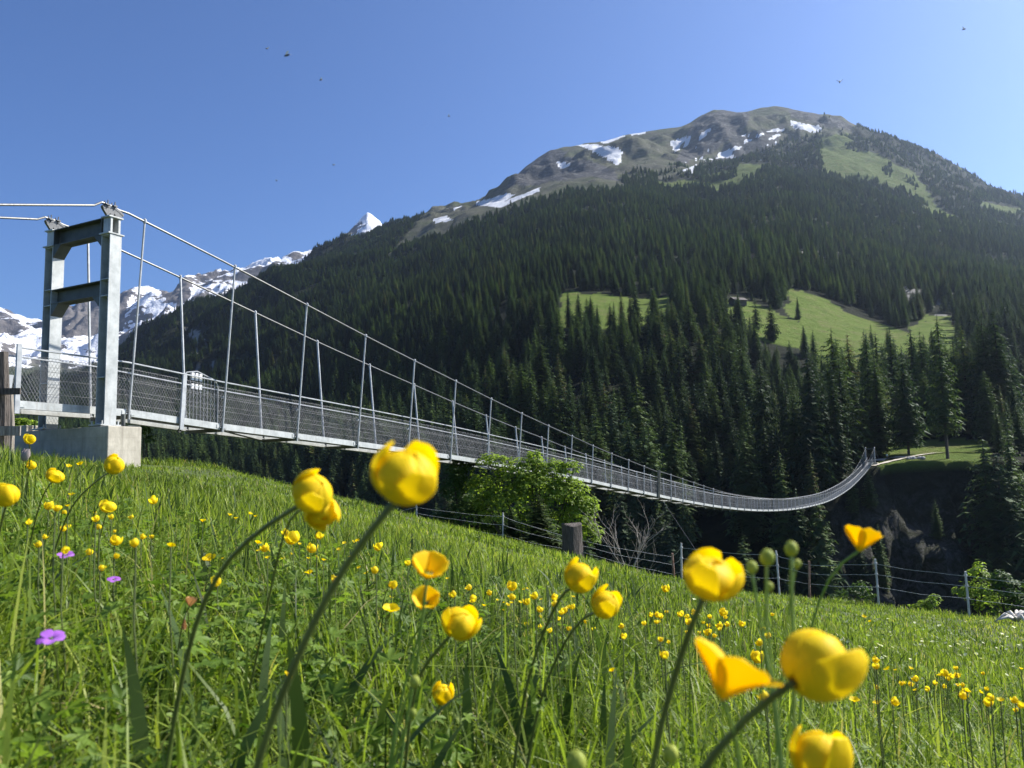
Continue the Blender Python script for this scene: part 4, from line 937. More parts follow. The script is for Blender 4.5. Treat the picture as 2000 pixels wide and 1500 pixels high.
# wooden fence at the left edge
wf = empty('wooden_fence', at(10, 892, 13.2), 'dark weathered wooden fence with plank rail cut off by the left edge', 'fence')
for (x0, y0, y1, wd, D, mt) in ((4, 688, 896, .20, 13.0, 'oldwood'), (20, 765, 898, .10, 13.4, 'wood'), (-60, 690, 896, .2, 12.6, 'oldwood')):
    a, b_ = at(x0, y1+12, D), at(x0, y0, D); mb = MB(); mb.tube([a-UP*.3, (a+b_)/2+BL*.02, b_], [wd*.55, wd*.5, wd*.45], 8); mb.build('post', M[mt], wf)
for (ya, yb, hh, mt) in ((843, 842, .15, 'wood'), (768, 765, .10, 'oldwood')):
    mb = MB(); a, b_ = at(-150, ya, 12.7), at(31, yb, 13.0); d = (b_-a)/np.linalg.norm(b_-a); mb.box((a+b_)/2-BT*.12, (np.linalg.norm(b_-a), .045, hh), np.array([d, np.cross(UP, d), UP])); mb.build('rail', M[mt], wf)
# bleached root
rp = onm(1985, 1216, 19.4); mb = MB()
for k in range(9):
    a = k*.8+.3; r0 = .042*rng.uniform(.7, 1.3); L = rng.uniform(.35, .75)
    mb.tube([rp+np.array([0, 0, .10]), rp+np.array([math.cos(a)*L*.45, math.sin(a)*L*.3, .22+.05*math.sin(k)]), rp+np.array([math.cos(a)*L, math.sin(a)*L*.5, .10*(k % 3)+.02])], [r0*1.5, r0, r0*.35], 7)
prop(mb.build('driftwood_root', M['bleached'], loc=rp, smooth=True), 'pale bleached tree root lying in the grass at the right edge under the fence', 'root')

# ------------------------------------------------------------------ leaf scatter tools
def rotmats(nrm, spin):
    """frames whose z follows nrm, spun around it"""
    nrm = nrm/np.linalg.norm(nrm, axis=1, keepdims=True); ref = np.tile([0., 0, 1], (len(nrm), 1)); ref[np.abs(nrm[:, 2]) > .9] = [1, 0, 0]
    a = np.cross(ref, nrm); a /= np.linalg.norm(a, axis=1, keepdims=True); b_ = np.cross(nrm, a)
    c, s_ = np.cos(spin)[:, None], np.sin(spin)[:, None]
    return np.stack([a*c+b_*s_, -a*s_+b_*c, nrm], 2)      # columns are axes
def scatter(TV, TF, pos, R_, scale):
    V = np.einsum('nij,kj->nki', R_, TV)*scale[:, None, None]+pos[:, None, :]
    F_ = (TF[None]+(np.arange(len(pos))*len(TV))[:, None, None])
    return V.reshape(-1, 3), F_.reshape(-1, TF.shape[1])
LEAF_OVAL = (np.array([(0, 0, 0), (.30, .35, .05), (0, .45, -.03), (-.30, .35, .05), (.22, .75, .0), (-.22, .75, .0), (0, 1.05, -.10)]),
             np.array([(0, 1, 2), (0, 2, 3), (1, 4, 2), (2, 5, 3), (4, 6, 2), (2, 6, 5)]))
def palmate():
    V = [(0, 0, 0)]; Fc = []
    for k in range(5):
        a = math.radians(-110+55*k); L = [.72, .92, 1.05, .92, .72][k]
        for da, r, z in ((-24, .42, .03), (-15, L*.75, .05), (-7, L*.92, 0), (0, L, -.06), (8, L*.88, 0), (15, L*.72, .05)):
            b_ = a+math.radians(da); V.append((math.sin(b_)*r, math.cos(b_)*r, z+.0))
    for i in range(1, len(V)-1): Fc.append((0, i+1, i))
    return np.array(V), np.array(Fc)
LEAF_PALM = palmate()
def shrub(name, label, cat, lobes, D, n, size, mat, seed=1, group=None, depth=.7, base=None, stems=7, leaf=LEAF_OVAL, rosette=5):
    r_ = np.random.default_rng(seed); P = []; Nn = []
    wts = np.array([l[2]*l[3] for l in lobes], float); wts /= wts.sum()
    for (x, y, rx, ry), w_ in zip(lobes, wts):
        m_ = int(n*w_)+1; c = at(x, y, D); ax_ = rx*D/F; az_ = ry*D/F; ay_ = min(ax_, az_)*depth+.15
        d = r_.normal(size=(m_, 3)); d /= np.linalg.norm(d, axis=1, keepdims=True)
        d[:, 2] = np.where(d[:, 2] < -.35, -d[:, 2]*.7, d[:, 2])
        rr = r_.uniform(.35, 1.0, m_)**.5*(.62+.8*fbm(d[:, 0]*3.2+seed, d[:, 2]*3.2+d[:, 1], 3))
        P.append(c+d*rr[:, None]*[ax_, ay_, az_]); Nn.append(d*[.8, .8, 1]+[0, 0, .8])
    P = np.concatenate(P); Nn = np.concatenate(Nn)
    P = np.repeat(P, rosette, 0); Nn = np.repeat(Nn, rosette, 0)+r_.normal(size=(len(P), 3))*.35
    R_ = rotmats(Nn, r_.random(len(P))*6.28)
    tl = np.deg2rad(r_.uniform(10, 50, len(P)))
    V, Fc = scatter(leaf[0], leaf[1], P, R_, size*r_.uniform(.6, 1.25, len(P)))
    tone = np.repeat(np.clip(r_.normal(.5, .22, len(P)), 0, 1), len(leaf[0]))
    bx, by = base if base else (lobes[0][0], lobes[0][1]+lobes[0][3])
    bp = at(bx, by, D); g_ = gz(bp[0], bp[1]); bp[2] = min(bp[2], g_+.1)
    root = empty(name, bp, label, cat, group)
    npobj('foliage', V, Fc, mat, root, dict(tone=tone))
    for k in range(stems):
        x, y, rx, ry = lobes[k % len(lobes)]
        tip = at(x+r_.uniform(-.5, .5)*rx, y+r_.uniform(-.8, .2)*ry, D); mid_ = (bp+tip)/2+np.array([r_.uniform(-.2, .2), r_.uniform(-.2, .2), .1])
        mb = MB(); rr0 = .012+.006*np.linalg.norm(tip-bp); q = bp+np.array([r_.uniform(-.15, .15), r_.uniform(-.1, .1), -.2])
        mb.tube([q, mid_, tip], [rr0, rr0*.7, rr0*.25], 6); mb.build('stem', M['bark'], root)
    return root
shrub('maple_bush', 'large bright green leafy bush growing through the fence line under the bridge', 'bush',
      [(990, 1000, 75, 70), (1050, 955, 75, 50), (1015, 925, 55, 34), (962, 902, 34, 18), (1042, 898, 18, 22), (1100, 970, 50, 42), (1112, 918, 26, 20), (1075, 918, 40, 22), (1130, 1010, 40, 50), (1150, 1050, 28, 36), (1060, 1030, 60, 48), (1140, 990, 28, 30), (940, 960, 36, 44)], 33.2, 5200, .105, M['decid'], 3, base=(1040, 1105), stems=26)
shrub('dark_bush', 'dark leafy bush at the left of the bright green one below the bridge deck', 'bush',
      [(920, 1010, 55, 50), (890, 960, 35, 50), (895, 915, 30, 26), (960, 1045, 45, 35), (865, 1020, 30, 30)], 34.2, 2400, .10, M['shrubdark'], 4, base=(920, 1075))
shrub('small_shrub', 'small bright shrub on the grass left of the dark leafy bush', 'shrub', [(893, 1042, 22, 12), (915, 1052, 14, 9)], 31.8, 130, .11, M['decid'], 5, base=(895, 1060), stems=4)
shrub('small_shrub', 'low sprawling shrub behind the fence between the rusty post and the next pale one', 'shrub', [(1668, 1163, 34, 16), (1682, 1150, 20, 16), (1640, 1168, 20, 10), (1705, 1168, 14, 8)], 24.6, 260, .07, M['shrubdark'], 6, base=(1672, 1185), stems=6)
shrub('small_shrub', 'narrow low shrub behind the fence just left of the last pale post', 'shrub', [(1815, 1180, 20, 12), (1800, 1186, 22, 8), (1824, 1168, 9, 10)], 22.8, 170, .065, M['decid'], 8, base=(1812, 1200), stems=5)
shrub('fence_shrub', 'tall loose shrub with yellow green leaves behind the rightmost fence post', 'shrub', [(1912, 1165, 34, 34), (1908, 1125, 20, 22), (1880, 1160, 18, 20), (1935, 1185, 40, 22), (1912, 1106, 8, 12)], 22.0, 420, .075, M['decid'], 9, base=(1912, 1215), stems=8)
shrub('fence_shrub', 'dark green shrub above the bleached root at the right edge', 'shrub', [(1965, 1150, 32, 26), (1990, 1175, 34, 22), (1950, 1130, 16, 18)], 21.6, 380, .075, M['shrubdark'], 10, base=(1975, 1205), stems=6)
shrub('hillside_tussock', 'dark leafy tuft on the grassy hump to the right of the concrete footing', 'plant', [(362, 945, 24, 12), (380, 938, 16, 10)], 19.2, 130, .10, M['shrubdark'], 12, base=(365, 958), stems=3)
shrub('footing_shrub', 'small pale leafed shrub peeping out behind the concrete footing', 'shrub', [(284, 842, 10, 12), (292, 860, 8, 14)], 21, 90, .06, M['shrubdark'], 13, base=(288, 885), stems=3)
shrub('slope_bush', 'low green bush on the bank behind the wooden fence at the left edge', 'bush', [(40, 835, 40, 18), (10, 800, 30, 25), (62, 850, 20, 10)], 24, 500, .10, M['decid'], 14, base=(40, 862), stems=4)
for (px, py, h, k, lab) in ((1055, 1092, 2.3, 1, 'young spruce standing in front of the large bright green bush'), (1000, 1085, 1.7, 0, 'stunted young spruce at the left foot of the bright green bush'), (1085, 1095, 1.5, 3, 'short young spruce just left of the thick stump')):
    p = onm(px, py, 30.6); r = empty('young_spruce', p, lab, 'tree'); r.scale = (h*2.3, h*2.3, h)
    for nm, me_ in (('crown', crowns[k]), ('trunk', trunk_mesh)):
        c = bpy.data.objects.new(nm, me_); COL.objects.link(c); c.parent = r
# bare dead shrub
def dead(name, label, px, py, D, height, seed, spread=.6, n=5):
    r_ = random.Random(seed); b0 = onm(px, py, D); b0 = at(px, py, D) if b0[2] > at(px, py, D)[2]+.5 else b0
    mb = MB()
    def grow(p, d, L, r, lv):
        k = 4; pts = [p]; q = p.copy(); dd_ = d.copy()
        for i in range(k):
            dd_ = dd_+np.array([r_.uniform(-.25, .25), r_.uniform(-.25, .25), r_.uniform(-.06, .12)]); dd_ /= np.linalg.norm(dd_); q = q+dd_*L/k; pts.append(q)
        mb.tube(pts, [r*(1-.17*i) for i in range(k+1)], 5)
        if lv > 0:
            for i in range(2, k+1):
                for _ in range(1+(lv > 1)):
                    nd = dd_+np.array([r_.uniform(-.9, .9), r_.uniform(-.7, .7), r_.uniform(-.2, .6)]); nd /= np.linalg.norm(nd); grow(pts[i], nd, L*r_.uniform(.35, .6), r*.5, lv-1)
    for k in range(n):
        a = r_.uniform(0, 6.28); grow(b0, np.array([math.cos(a)*spread, math.sin(a)*spread*.6, 1.0]), height*r_.uniform(.7, 1), .022, 2)
    return prop(mb.build(name, M['twig'], loc=b0), label, 'dead shrub')
dead('dead_shrub', 'bare grey dead shrub with forked branches behind the fence right of the stump', 1232, 1120, 27.6, 1.9, 21)
dead('dead_sapling', 'tall thin leafless sapling behind the bare dead shrub, leaning left', 1215, 1105, 30, 2.6, 25, .25, 2)

# ------------------------------------------------------------------ grass
def sample_meadow(n, D0, D1, px0=-260, px1=2260, pw=1.0):
    D = (rng.random(n)*(D1**(1+pw)-D0**(1+pw))+D0**(1+pw))**(1/(1+pw)); px = rng.uniform(px0, px1, n)
    X = (px-1000)/F*D; k = D < rimD(px)+.5
    return X[k], D[k], px[k]
def footing_mask(X, Y):
    s_ = X*BL[0]+Y*BL[1]-S0; t_ = X*BT[0]+Y*BT[1]-TM
    return (s_ > -1.25) & (s_ < .35) & (np.abs(t_) < 1.75)
def blades(name, X, Y, h, wd, lean, label=None, cls='grass', mat='grass', segs=3, tone=None, az=None, cup=0):
    k = ~footing_mask(X, Y); X, Y, h, wd, lean = [a[k] for a in (X, Y, h, wd, lean)]
    if tone is not None: tone = tone[k]
    n = len(X); Z = ground_near(X, Y)-.01
    a = rng.uniform(0, 2*np.pi, n) if az is None else az[k]; d = np.stack([np.cos(a), np.sin(a), np.zeros(n)], -1)
    ps = a+np.pi/2+rng.normal(0, .5, n); sd = np.stack([np.cos(ps), np.sin(ps), np.zeros(n)], -1)
    b0 = np.stack([X, Y, Z], -1); V = []; ts = np.linspace(0, 1, segs+1)
    wp = np.interp(ts, [0, .15, .45, .8, 1], [.7, .95, 1, .55, 0])
    for t, w_ in zip(ts, wp):
        c = b0+d*(lean*h*t**2)[:, None]+np.array([0, 0, 1.])*(h*(t-.38*np.minimum(lean, 1.6)*t**2.4))[:, None]
        if t < 1: V += [c-sd*(wd*w_/2)[:, None], c+sd*(wd*w_/2)[:, None]]
        else: V.append(c)
    m_ = len(V); V = np.stack(V, 1).reshape(-1, 3); Fc = []
    for i in range(segs-1): Fc += [(2*i, 2*i+1, 2*i+3), (2*i, 2*i+3, 2*i+2)]
    Fc.append((2*segs-2, 2*segs-1, 2*segs)); Fc = np.array(Fc)
    Fc = (Fc[None]+(np.arange(n)*m_)[:, None, None]).reshape(-1, 3)
    tn = np.repeat(tone if tone is not None else np.clip(rng.normal(.45, .2, n), 0, 1), m_)
    o = npobj(name, V, Fc, M[mat], attrs=dict(tone=tn)); prop(o, label, cls, kind='stuff'); return o
def tone_field(X, Y, px):
    t = rng.normal(.42, .24, len(X))+(fbm(X*.8+3, Y*.8, 3)-.5)*.9
    t = np.where(rng.random(len(X)) < .035, rng.uniform(.93, 1, len(X)), np.minimum(t, .9))
    dry = inany(px, Y, [[(780, 26.5), (860, 29.5), (1010, 29.5), (1090, 26.5), (1040, 24), (840, 24)], [(560, 20), (680, 24), (640, 27), (540, 23)]])*(fbm(X*1.1, Y*1.1, 3) > .5)
    t = np.where(dry & (rng.random(len(X)) < .55), rng.uniform(.88, 1, len(X)), t)
    t = np.where((px > 1850) & (Y > 15) & (rng.random(len(X)) < .25), rng.uniform(.85, .97, len(X)), t)
    return np.clip(t, 0, 1)
X, Y, px = sample_meadow(36000, .62, 3.6, pw=.75)
cl_ = fbm(X*3, Y*3, 3); h = rng.gamma(4, .040, len(X))*(.35+1.2*cl_); h = np.clip(h, .03, .34)*np.where(Y < 1.1, .8, 1)
h *= np.where(px > 1200, .85, 1)
blades('grass_foreground', X, Y, h, rng.uniform(.0020, .0065, len(X)), rng.gamma(2.0, .34, len(X)), 'fresh green meadow grass right in front of the camera', segs=4, tone=tone_field(X, Y, px))
X, Y, px = sample_meadow(95000, 3.4, 10, pw=1)
h = np.clip(rng.gamma(5, .030, len(X))*(.3+1.3*fbm(X*2, Y*2, 3)), .03, .32)*np.where(px < 900, 1.1, .8)*np.interp(Y, [3.4, 10], [1, .62])
blades('grass_midfield', X, Y, h, rng.uniform(.005, .011, len(X)), rng.gamma(2.2, .22, len(X)), 'meadow grass across the middle of the slope', segs=3, tone=tone_field(X, Y, px))
X, Y, px = sample_meadow(270000, 9.5, 34, pw=.9)
h = np.clip(rng.gamma(5, .017, len(X))*(.4+1.2*fbm(X*1.2, Y*1.2, 4)), .02, .20)*np.where(px > 1250, .85, 1)
blades('grass_background', X, Y, h, rng.uniform(.010, .022, len(X)), rng.gamma(2, .22, len(X)), 'short meadow grass up to the rim of the gorge', segs=2, tone=tone_field(X, Y, px))
# tufts that break the rim line
X, Y, px = [], [], []
for i in range(260):
    p_ = rng.uniform(100, 2050); D_ = rimD(p_)-rng.uniform(0, 1.5); k = 26; q = rng.normal(0, .14, (k, 2))
    X += list((p_-1000)/F*D_+q[:, 0]); Y += list(D_+q[:, 1]); px += [p_]*k
X, Y, px = map(np.array, (X, Y, px))
blades('grass_tufts', X, Y, rng.uniform(.06, .26, len(X)), rng.uniform(.010, .020, len(X)), rng.gamma(2, .3, len(X)), 'longer grass tufts along the rim of the meadow', segs=3, tone=tone_field(X, Y, px))
# wide tulip like leaves on the left
X, Y, px = sample_meadow(1350, .95, 6.5, -200, 1250, pw=.8)
k = (fbm(X*1.5+8, Y*1.5, 3) > .40); X, Y, px = X[k], Y[k], px[k]
blades('wide_leaves', X, Y, rng.uniform(.14, .30, len(X)), rng.uniform(.012, .024, len(X)), rng.gamma(2, .16, len(X)), 'broad blade shaped leaves standing in the grass', 'leaves', 'wideleaf', segs=7)
# seeding grass stalks
X, Y, px = sample_meadow(600, .9, 7, -200, 2200, pw=.9)
blades('grass_stalks', X, Y, rng.uniform(.18, .36, len(X))*np.where(Y < 1.6, .8, 1)*np.interp(Y, [3, 9], [1, .7]), rng.uniform(.0018, .0028, len(X)), rng.gamma(2, .12, len(X)), 'thin seeding grass stalks rising over the meadow', segs=6, tone=rng.uniform(.6, 1, len(X)))
# leafy herbs between the blades
def herbs(name, n, D0, D1, px0, px1, size, leaf, mat, hmax, label, pw=.8, thr=.0):
    X, Y, px = sample_meadow(n, D0, D1, px0, px1, pw=pw); k = (fbm(X*1.8+4, Y*1.8+1, 3) > thr) & ~footing_mask(X, Y); X, Y = X[k], Y[k]
    Z = ground_near(X, Y)+rng.beta(2, 1.6, len(X))*hmax*np.where(Y < 1.2, .7, 1)
    nr_ = np.stack([rng.normal(0, .45, len(X)), rng.normal(-.15, .45, len(X)), np.ones(len(X))], -1)
    V, Fc = scatter(leaf[0], leaf[1], np.stack([X, Y, Z], -1), rotmats(nr_, rng.random(len(X))*6.28), rng.uniform(*size, len(X)))
    tn = np.repeat(np.clip(rng.normal(.5, .22, len(X)), 0, 1), len(leaf[0]))
    prop(npobj(name, V, Fc, M[mat], attrs=dict(tone=tn)), label, 'herbs', kind='stuff')
herbs('lobed_herb_leaves', 6200, .75, 4.0, -260, 1100, (.012, .032), LEAF_PALM, 'herb', .20, 'lobed herb leaves filling the left foreground', thr=.38)
herbs('lobed_herb_leaves_sparse', 4200, .75, 3.4, 1100, 2260, (.010, .024), LEAF_PALM, 'herb', .12, 'lobed herb leaves between the grass on the right', thr=.48)
herbs('small_oval_leaves', 9000, .7, 5, -260, 2260, (.008, .020), LEAF_OVAL, 'herb', .16, 'small oval leaves low in the foreground grass')
herbs('distant_herb_leaves', 16000, 5, 24, -200, 2200, (.02, .045), LEAF_OVAL, 'herb', .12, 'leafy herbs scattered over the farther meadow', pw=1, thr=.45)

# ------------------------------------------------------------------ flowers
def petal_grid(fn, nu, nv):
    V = [fn(-1+2*i/(nu-1), j/(nv-1)) for j in range(nv) for i in range(nu)]
    return V, [(j*nu+i, j*nu+i+1, (j+1)*nu+i+1, (j+1)*nu+i) for j in range(nv-1) for i in range(nu-1)]
def globe_bloom(seed, nu=7, nv=8, peel=2, n=11):
    r_ = random.Random(seed); V = []; Q = []; tone = []
    for k in range(n):
        layer = k/(n-1); a0 = k*2.4+r_.uniform(-.2, .2); R = .80+.22*layer; outer = k >= n-peel
        top = r_.uniform(.92, 1.0) if not outer else r_.uniform(.72, .84); flare = r_.uniform(.25, .6) if outer else r_.uniform(-.02, .05)
        wd = r_.uniform(.78, .98); ph = r_.uniform(0, 6)
        def fn(u, v):
            th = math.pi*(.06+(top-.06)*v); ww = wd*(math.sin(math.pi*min(1, .16+.84*v)*.80+.25))**.7*(1-.30*v**6)
            lat = a0+u*ww/max(.5, math.sin(th))*.85
            rr = R*(1+flare*max(0, v-.55)**1.6*2.6+.025*math.sin(5*u+ph)*v-.05*u*u*(1-flare))
            return np.array([rr*math.sin(th)*math.cos(lat), rr*math.sin(th)*math.sin(lat), -rr*math.cos(th)*.90+.9])
        P, Fq = petal_grid(fn, nu, nv); b = len(V); V += P; Q += [tuple(i+b for i in q) for q in Fq]; t = min(1, max(0, r_.gauss(.5, .2))); tone += [t]*len(P)
    return np.array(V), np.array(Q), np.array(tone)
def cup_bloom(seed, nu=7, nv=7, n=5, opening=.8, shut=0):
    r_ = random.Random(seed); V = []; Q = []; tone = []
    for k in range(n):
        a0 = k*2*math.pi/n+r_.uniform(-.12, .12); op = opening*r_.uniform(.8, 1.2)
        def fn(u, v):
            w_ = .74*math.sin(math.pi*(.08+.74*v))**.75*(1-.5*max(0, v-.85)/.15*u*u); ang = (1-v)*.25+op*v**.7
            rad = v*math.sin(ang)*1.25+.03; z = v*math.cos(ang)*1.1+.04*u*u+.02*math.sin(3*u+k)
            x, y = rad, u*w_*(.35+.65*v)
            return np.array([x*math.cos(a0)-y*math.sin(a0), x*math.sin(a0)+y*math.cos(a0), z])
        P, Fq = petal_grid(fn, nu, nv); b = len(V); V += P; Q += [tuple(i+b for i in q) for q in Fq]; tone += [min(1, max(0, r_.gauss(.5, .2)))]*len(P)
    return np.array(V), np.array(Q), np.array(tone)
def center_bits(seed, n=26):
    r_ = random.Random(seed); mb = MB()
    mb.lathe((0, 0, .02), [(.06, 0), (.16, .08), (.15, .20), (.05, .28)], 8)
    for k in range(n):
        a = r_.random()*6.28; r0 = r_.uniform(.12, .22); mb.tube([(r0*.5*math.cos(a), r0*.5*math.sin(a), .08), (r0*math.cos(a), r0*math.sin(a), .30), (r0*1.1*math.cos(a), r0*1.1*math.sin(a), .34)], [.008, .008, .02], 4)
    return mb
def bud_mesh(seed):
    r_ = random.Random(seed); V = []; Q = []; tone = []
    for k in range(7):
        a0 = k*2.4; R = .9+.03*k
        def fn(u, v):
            th = math.pi*(.03+.94*v); lat = a0+u*.75
            rr = R*(1-.06*u*u); return np.array([rr*math.sin(th)*math.cos(lat)*.86, rr*math.sin(th)*math.sin(lat)*.86, -rr*math.cos(th)+.95])
        P, Fq = petal_grid(fn, 5, 8); b = len(V); V += P; Q += [tuple(i+b for i in q) for q in Fq]; tone += [r_.random()]*len(P)
    return np.array(V), np.array(Q), np.array(tone)
def axis_frame(ax):
    z = np.asarray(ax, float); z /= np.linalg.norm(z); r_ = np.array([0, 1., 0]) if abs(z[1]) < .9 else np.array([1., 0, 0])
    x = np.cross(r_, z); x /= np.linalg.norm(x); return np.stack([x, np.cross(z, x), z], 1)
def path_smooth(P, n=14):
    P = np.array(P); t = np.r_[0, np.cumsum(np.linalg.norm(np.diff(P, axis=0), axis=1))]; t /= t[-1]; tt = np.linspace(0, 1, n)
    Q = np.stack([np.interp(tt, t, P[:, i]) for i in range(3)], -1)
    for _ in range(2): Q[1:-1] = .25*Q[:-2]+.5*Q[1:-1]+.25*Q[2:]
    return Q
def flower(kind, px, py, size, label, path, axis=(0, -.2, 1), real=.034, stem_r=.0017, seed=0, squash=(1, 1, 1), grow=.22, fullr=None, cat=None, group=None, smat='stem', peel=2, opening=.8, leaf=None, spin=0.):
    D = F*real/size; c = at(px, py, D); Fm = axis_frame(axis); R = real/2
    cs_, sn_ = math.cos(spin), math.sin(spin); Fm = Fm@np.array([[cs_, -sn_, 0], [sn_, cs_, 0], [0, 0, 1]])
    pts = [at(x, y, D*(1+grow*(i+1)/max(1, len(path)))) for i, (x, y) in enumerate(path)]
    if kind == 'globe': V, Q, tn = globe_bloom(seed, peel=peel); base_off = .9; mat = 'globe'
    elif kind == 'cup': V, Q, tn = cup_bloom(seed, opening=opening); base_off = .55; mat = 'butter'
    elif kind == 'purple': V, Q, tn = cup_bloom(seed, opening=1.25); base_off = .3; mat = 'purple'
    elif kind == 'brown': V, Q, tn = cup_bloom(seed, n=4, opening=.35); base_off = .5; mat = 'brown'
    elif kind == 'fluff': V, Q, tn = globe_bloom(seed, nu=4, nv=5, n=40); base_off = .9; mat = 'fluff'
    else: V, Q, tn = bud_mesh(seed); base_off = .95; mat = 'bud' if kind == 'bud' else 'globe'
    V = (V-[0, 0, base_off])*np.asarray(squash)*R*(1.0 if kind in ('globe', 'fluff') else 1.08)
    base_pt = c+Fm@np.array([0, 0, -base_off*R*squash[2]*.98])
    stem = [base_pt-0*UP]+pts
    last = stem[-1]; d = last-stem[-2] if len(stem) > 1 else -UP; d = d/np.linalg.norm(d); d[2] = min(d[2], -.35); g0 = gz(last[0], last[1])
    hgt = last[2]-g0
    if hgt > 0:
        k = hgt/(-d[2]); k = min(k, .9); e = last+d*k*np.array([.6, .6, 1]); e[2] = gz(e[0], e[1])-.02; stem += [(last+e)/2+np.array([0, 0, .0]), e]
    else: stem.append(last-UP*.05)
    root = empty({'globe': 'globeflower', 'cup': 'buttercup', 'purple': 'purple_flower', 'brown': 'withered_flower', 'fluff': 'seed_head', 'bud': 'flower_bud'}.get(kind, 'flower'), stem[-1], label, cat or 'flower', group)
    o = npobj('bloom' if kind != 'bud' else 'bud', V@Fm.T+c, Q, M[mat], root, dict(tone=tn), smooth=True)
    if kind in ('globe', 'cup', 'purple') and size > 30:
        sd_ = o.modifiers.new('thick', 'SOLIDIFY'); sd_.thickness = R*.035; sd_.offset = 0
        sb_ = o.modifiers.new('sub', 'SUBSURF'); sb_.levels = 1; sb_.render_levels = 1
    if kind in ('cup', 'purple'):
        mb = center_bits(seed); mb.v = [(v_-np.array([0, 0, base_off]))*R@Fm.T+c for v_ in mb.v]; mb.build('stamens', M['globe' if kind == 'cup' else 'pale'] if 0 else M['stemlight'], root)
    P = path_smooth(stem, 18); mb = MB(); mb.tube(P, [stem_r*(1.0+.35*i/17) for i in range(18)], 8); mb.build('stem', M[smat], root, smooth=True)
    if leaf:
        for (lx, ly, ls) in leaf:
            j = np.argmin([abs(proj(p)[1]-ly) for p in P]); q = P[j]; n_ = 3
            Lp = q+np.stack([rng.normal(0, .3, n_), rng.normal(0, .3, n_), np.zeros(n_)], -1)*ls
            V2, F2 = scatter(LEAF_PALM[0], LEAF_PALM[1], np.repeat(q[None], n_, 0), rotmats(np.stack([rng.normal(0, .6, n_), rng.normal(-.3, .5, n_), np.ones(n_)], -1), np.arange(n_)*2.1), np.full(n_, ls))
            npobj('leaf', V2, F2, M['herb'], root, dict(tone=np.full(len(V2), .7)))
    return root
rt = CR
fl = flower
fl('globe', 790, 930, 138, 'biggest globeflower, tilted with one upcurled petal, in front of the bridge deck', [(765, 975), (725, 1035), (680, 1090), (630, 1170), (575, 1300), (530, 1400), (498, 1495)], (.35, -.35, .85), .037, .0021, 1, (1.0, 1, .86), peel=3, spin=2.6)
fl('globe', 610, 962, 84, 'ragged double looking globeflower drooping to the right on a long arched stem', [(582, 993), (540, 1012), (490, 1045), (440, 1095), (405, 1150), (380, 1220), (358, 1310), (335, 1430)], (.55, -.5, .5), .034, .0020, 2, (1, 1, .95), peel=2, grow=.3)
fl('globe', 628, 1000, 66, 'smaller globeflower half hidden beneath the ragged drooping one', [(600, 990), (560, 1005)], (.3, -.7, -.35), .0275, .0012, 3, (1, 1, 1.1), peel=3, grow=.35)
fl('globe', 12, 967, 50, 'round globeflower cut off by the left edge', [(5, 1010), (-10, 1080), (-20, 1200)], (.1, -.2, 1), .034, .0015, 4)
fl('globe', 223, 908, 40, 'round globeflower on a slanting stem in front of the concrete footing', [(200, 930), (170, 955), (140, 985), (110, 1060)], (.55, -.2, .8), .034, .0014, 5)
fl('globe', 107, 930, 34, 'globeflower to the right of and above the pair of small blooms at left', [(97, 945), (80, 975), (65, 1030)], (.4, -.2, .9), .033, .0013, 6, (1.1, 1, .8))
fl('globe', 58, 858, 22, 'highest globeflower on the left, in front of the footing wall', [(60, 880), (55, 930), (50, 1000)], (.2, -.2, 1), .033, .0013, 7)
fl('globe', 61, 909, 19, 'small globeflower just under the pink grey seed head', [(52, 925), (48, 980)], (.3, -.2, 1), .032, .0013, 8)
fl('fluff', 50, 889, 20, 'fluffy pinkish grey seed head between two globeflowers at the left', [(46, 915), (42, 980)], (.3, 0, 1), .030, .0011, 9, (.8, .8, 1.4))
fl('globe', 211, 990, 28, 'oval globeflower in the upper left meadow, the widest of its row', [(205, 1010), (195, 1050), (190, 1100)], (.2, -.2, 1), .033, .0013, 10, (1.15, 1.1, .85))
fl('cup', 838, 1110, 84, 'open buttercup cup with the sun shining through its petals', [(826, 1190), (815, 1300), (790, 1420)], (.25, -.55, 1), .036, .0012, 11, opening=.62, smat='stemlight')
fl('cup', 832, 1172, 62, 'buttercup directly beneath the open sunlit one', [(822, 1230), (800, 1300), (770, 1420)], (.1, -.75, .6), .030, .0012, 12, (1.05, 1, .95), opening=.55, smat='stemlight')
fl('globe', 897, 1217, 72, 'slanted globeflower low in the centre, right of the two stacked buttercups', [(880, 1240), (850, 1275), (815, 1315), (800, 1400)], (.5, -.45, .75), .035, .0016, 13, (1, 1, .88), peel=3, spin=1.)
fl('cup', 764, 1188, 30, 'small open buttercup left of the stacked pair', [(752, 1210), (752, 1280), (748, 1360)], (.2, -.3, 1), .026, .0010, 14, opening=.85)
fl('globe', 1132, 1127, 64, 'upper globeflower of the pair leaning right in the centre', [(1108, 1143), (1085, 1180), (1060, 1235), (1035, 1310), (1015, 1400)], (.55, -.3, .8), .034, .0016, 15, peel=3, leaf=[(1035, 1300, .012)])
fl('globe', 1182, 1180, 60, 'lower globeflower of the central pair with one petal standing up at its left', [(1150, 1195), (1120, 1225), (1085, 1285), (1050, 1380)], (.6, -.4, .65), .033, .0015, 16, peel=3, spin=2.2, leaf=[(1060, 1370, .012)])
fl('globe', 1388, 1128, 118, 'wide globeflower with many frilled petals in front of the pasture fence', [(1372, 1165), (1352, 1210), (1325, 1290), (1300, 1380), (1272, 1490)], (.3, -.35, .95), .037, .0020, 17, (1.1, 1, .74), peel=5, spin=1.4, grow=.15)
fl('cup', 1430, 1308, 140, 'orange yellow buttercup blown open sideways, largest of the buttercups', [(1440, 1420), (1445, 1500)], (.42, .02, .85), .036, .0010, 18, (1.25, 1.2, 1.42), opening=.80, smat='stemlight', spin=.95)
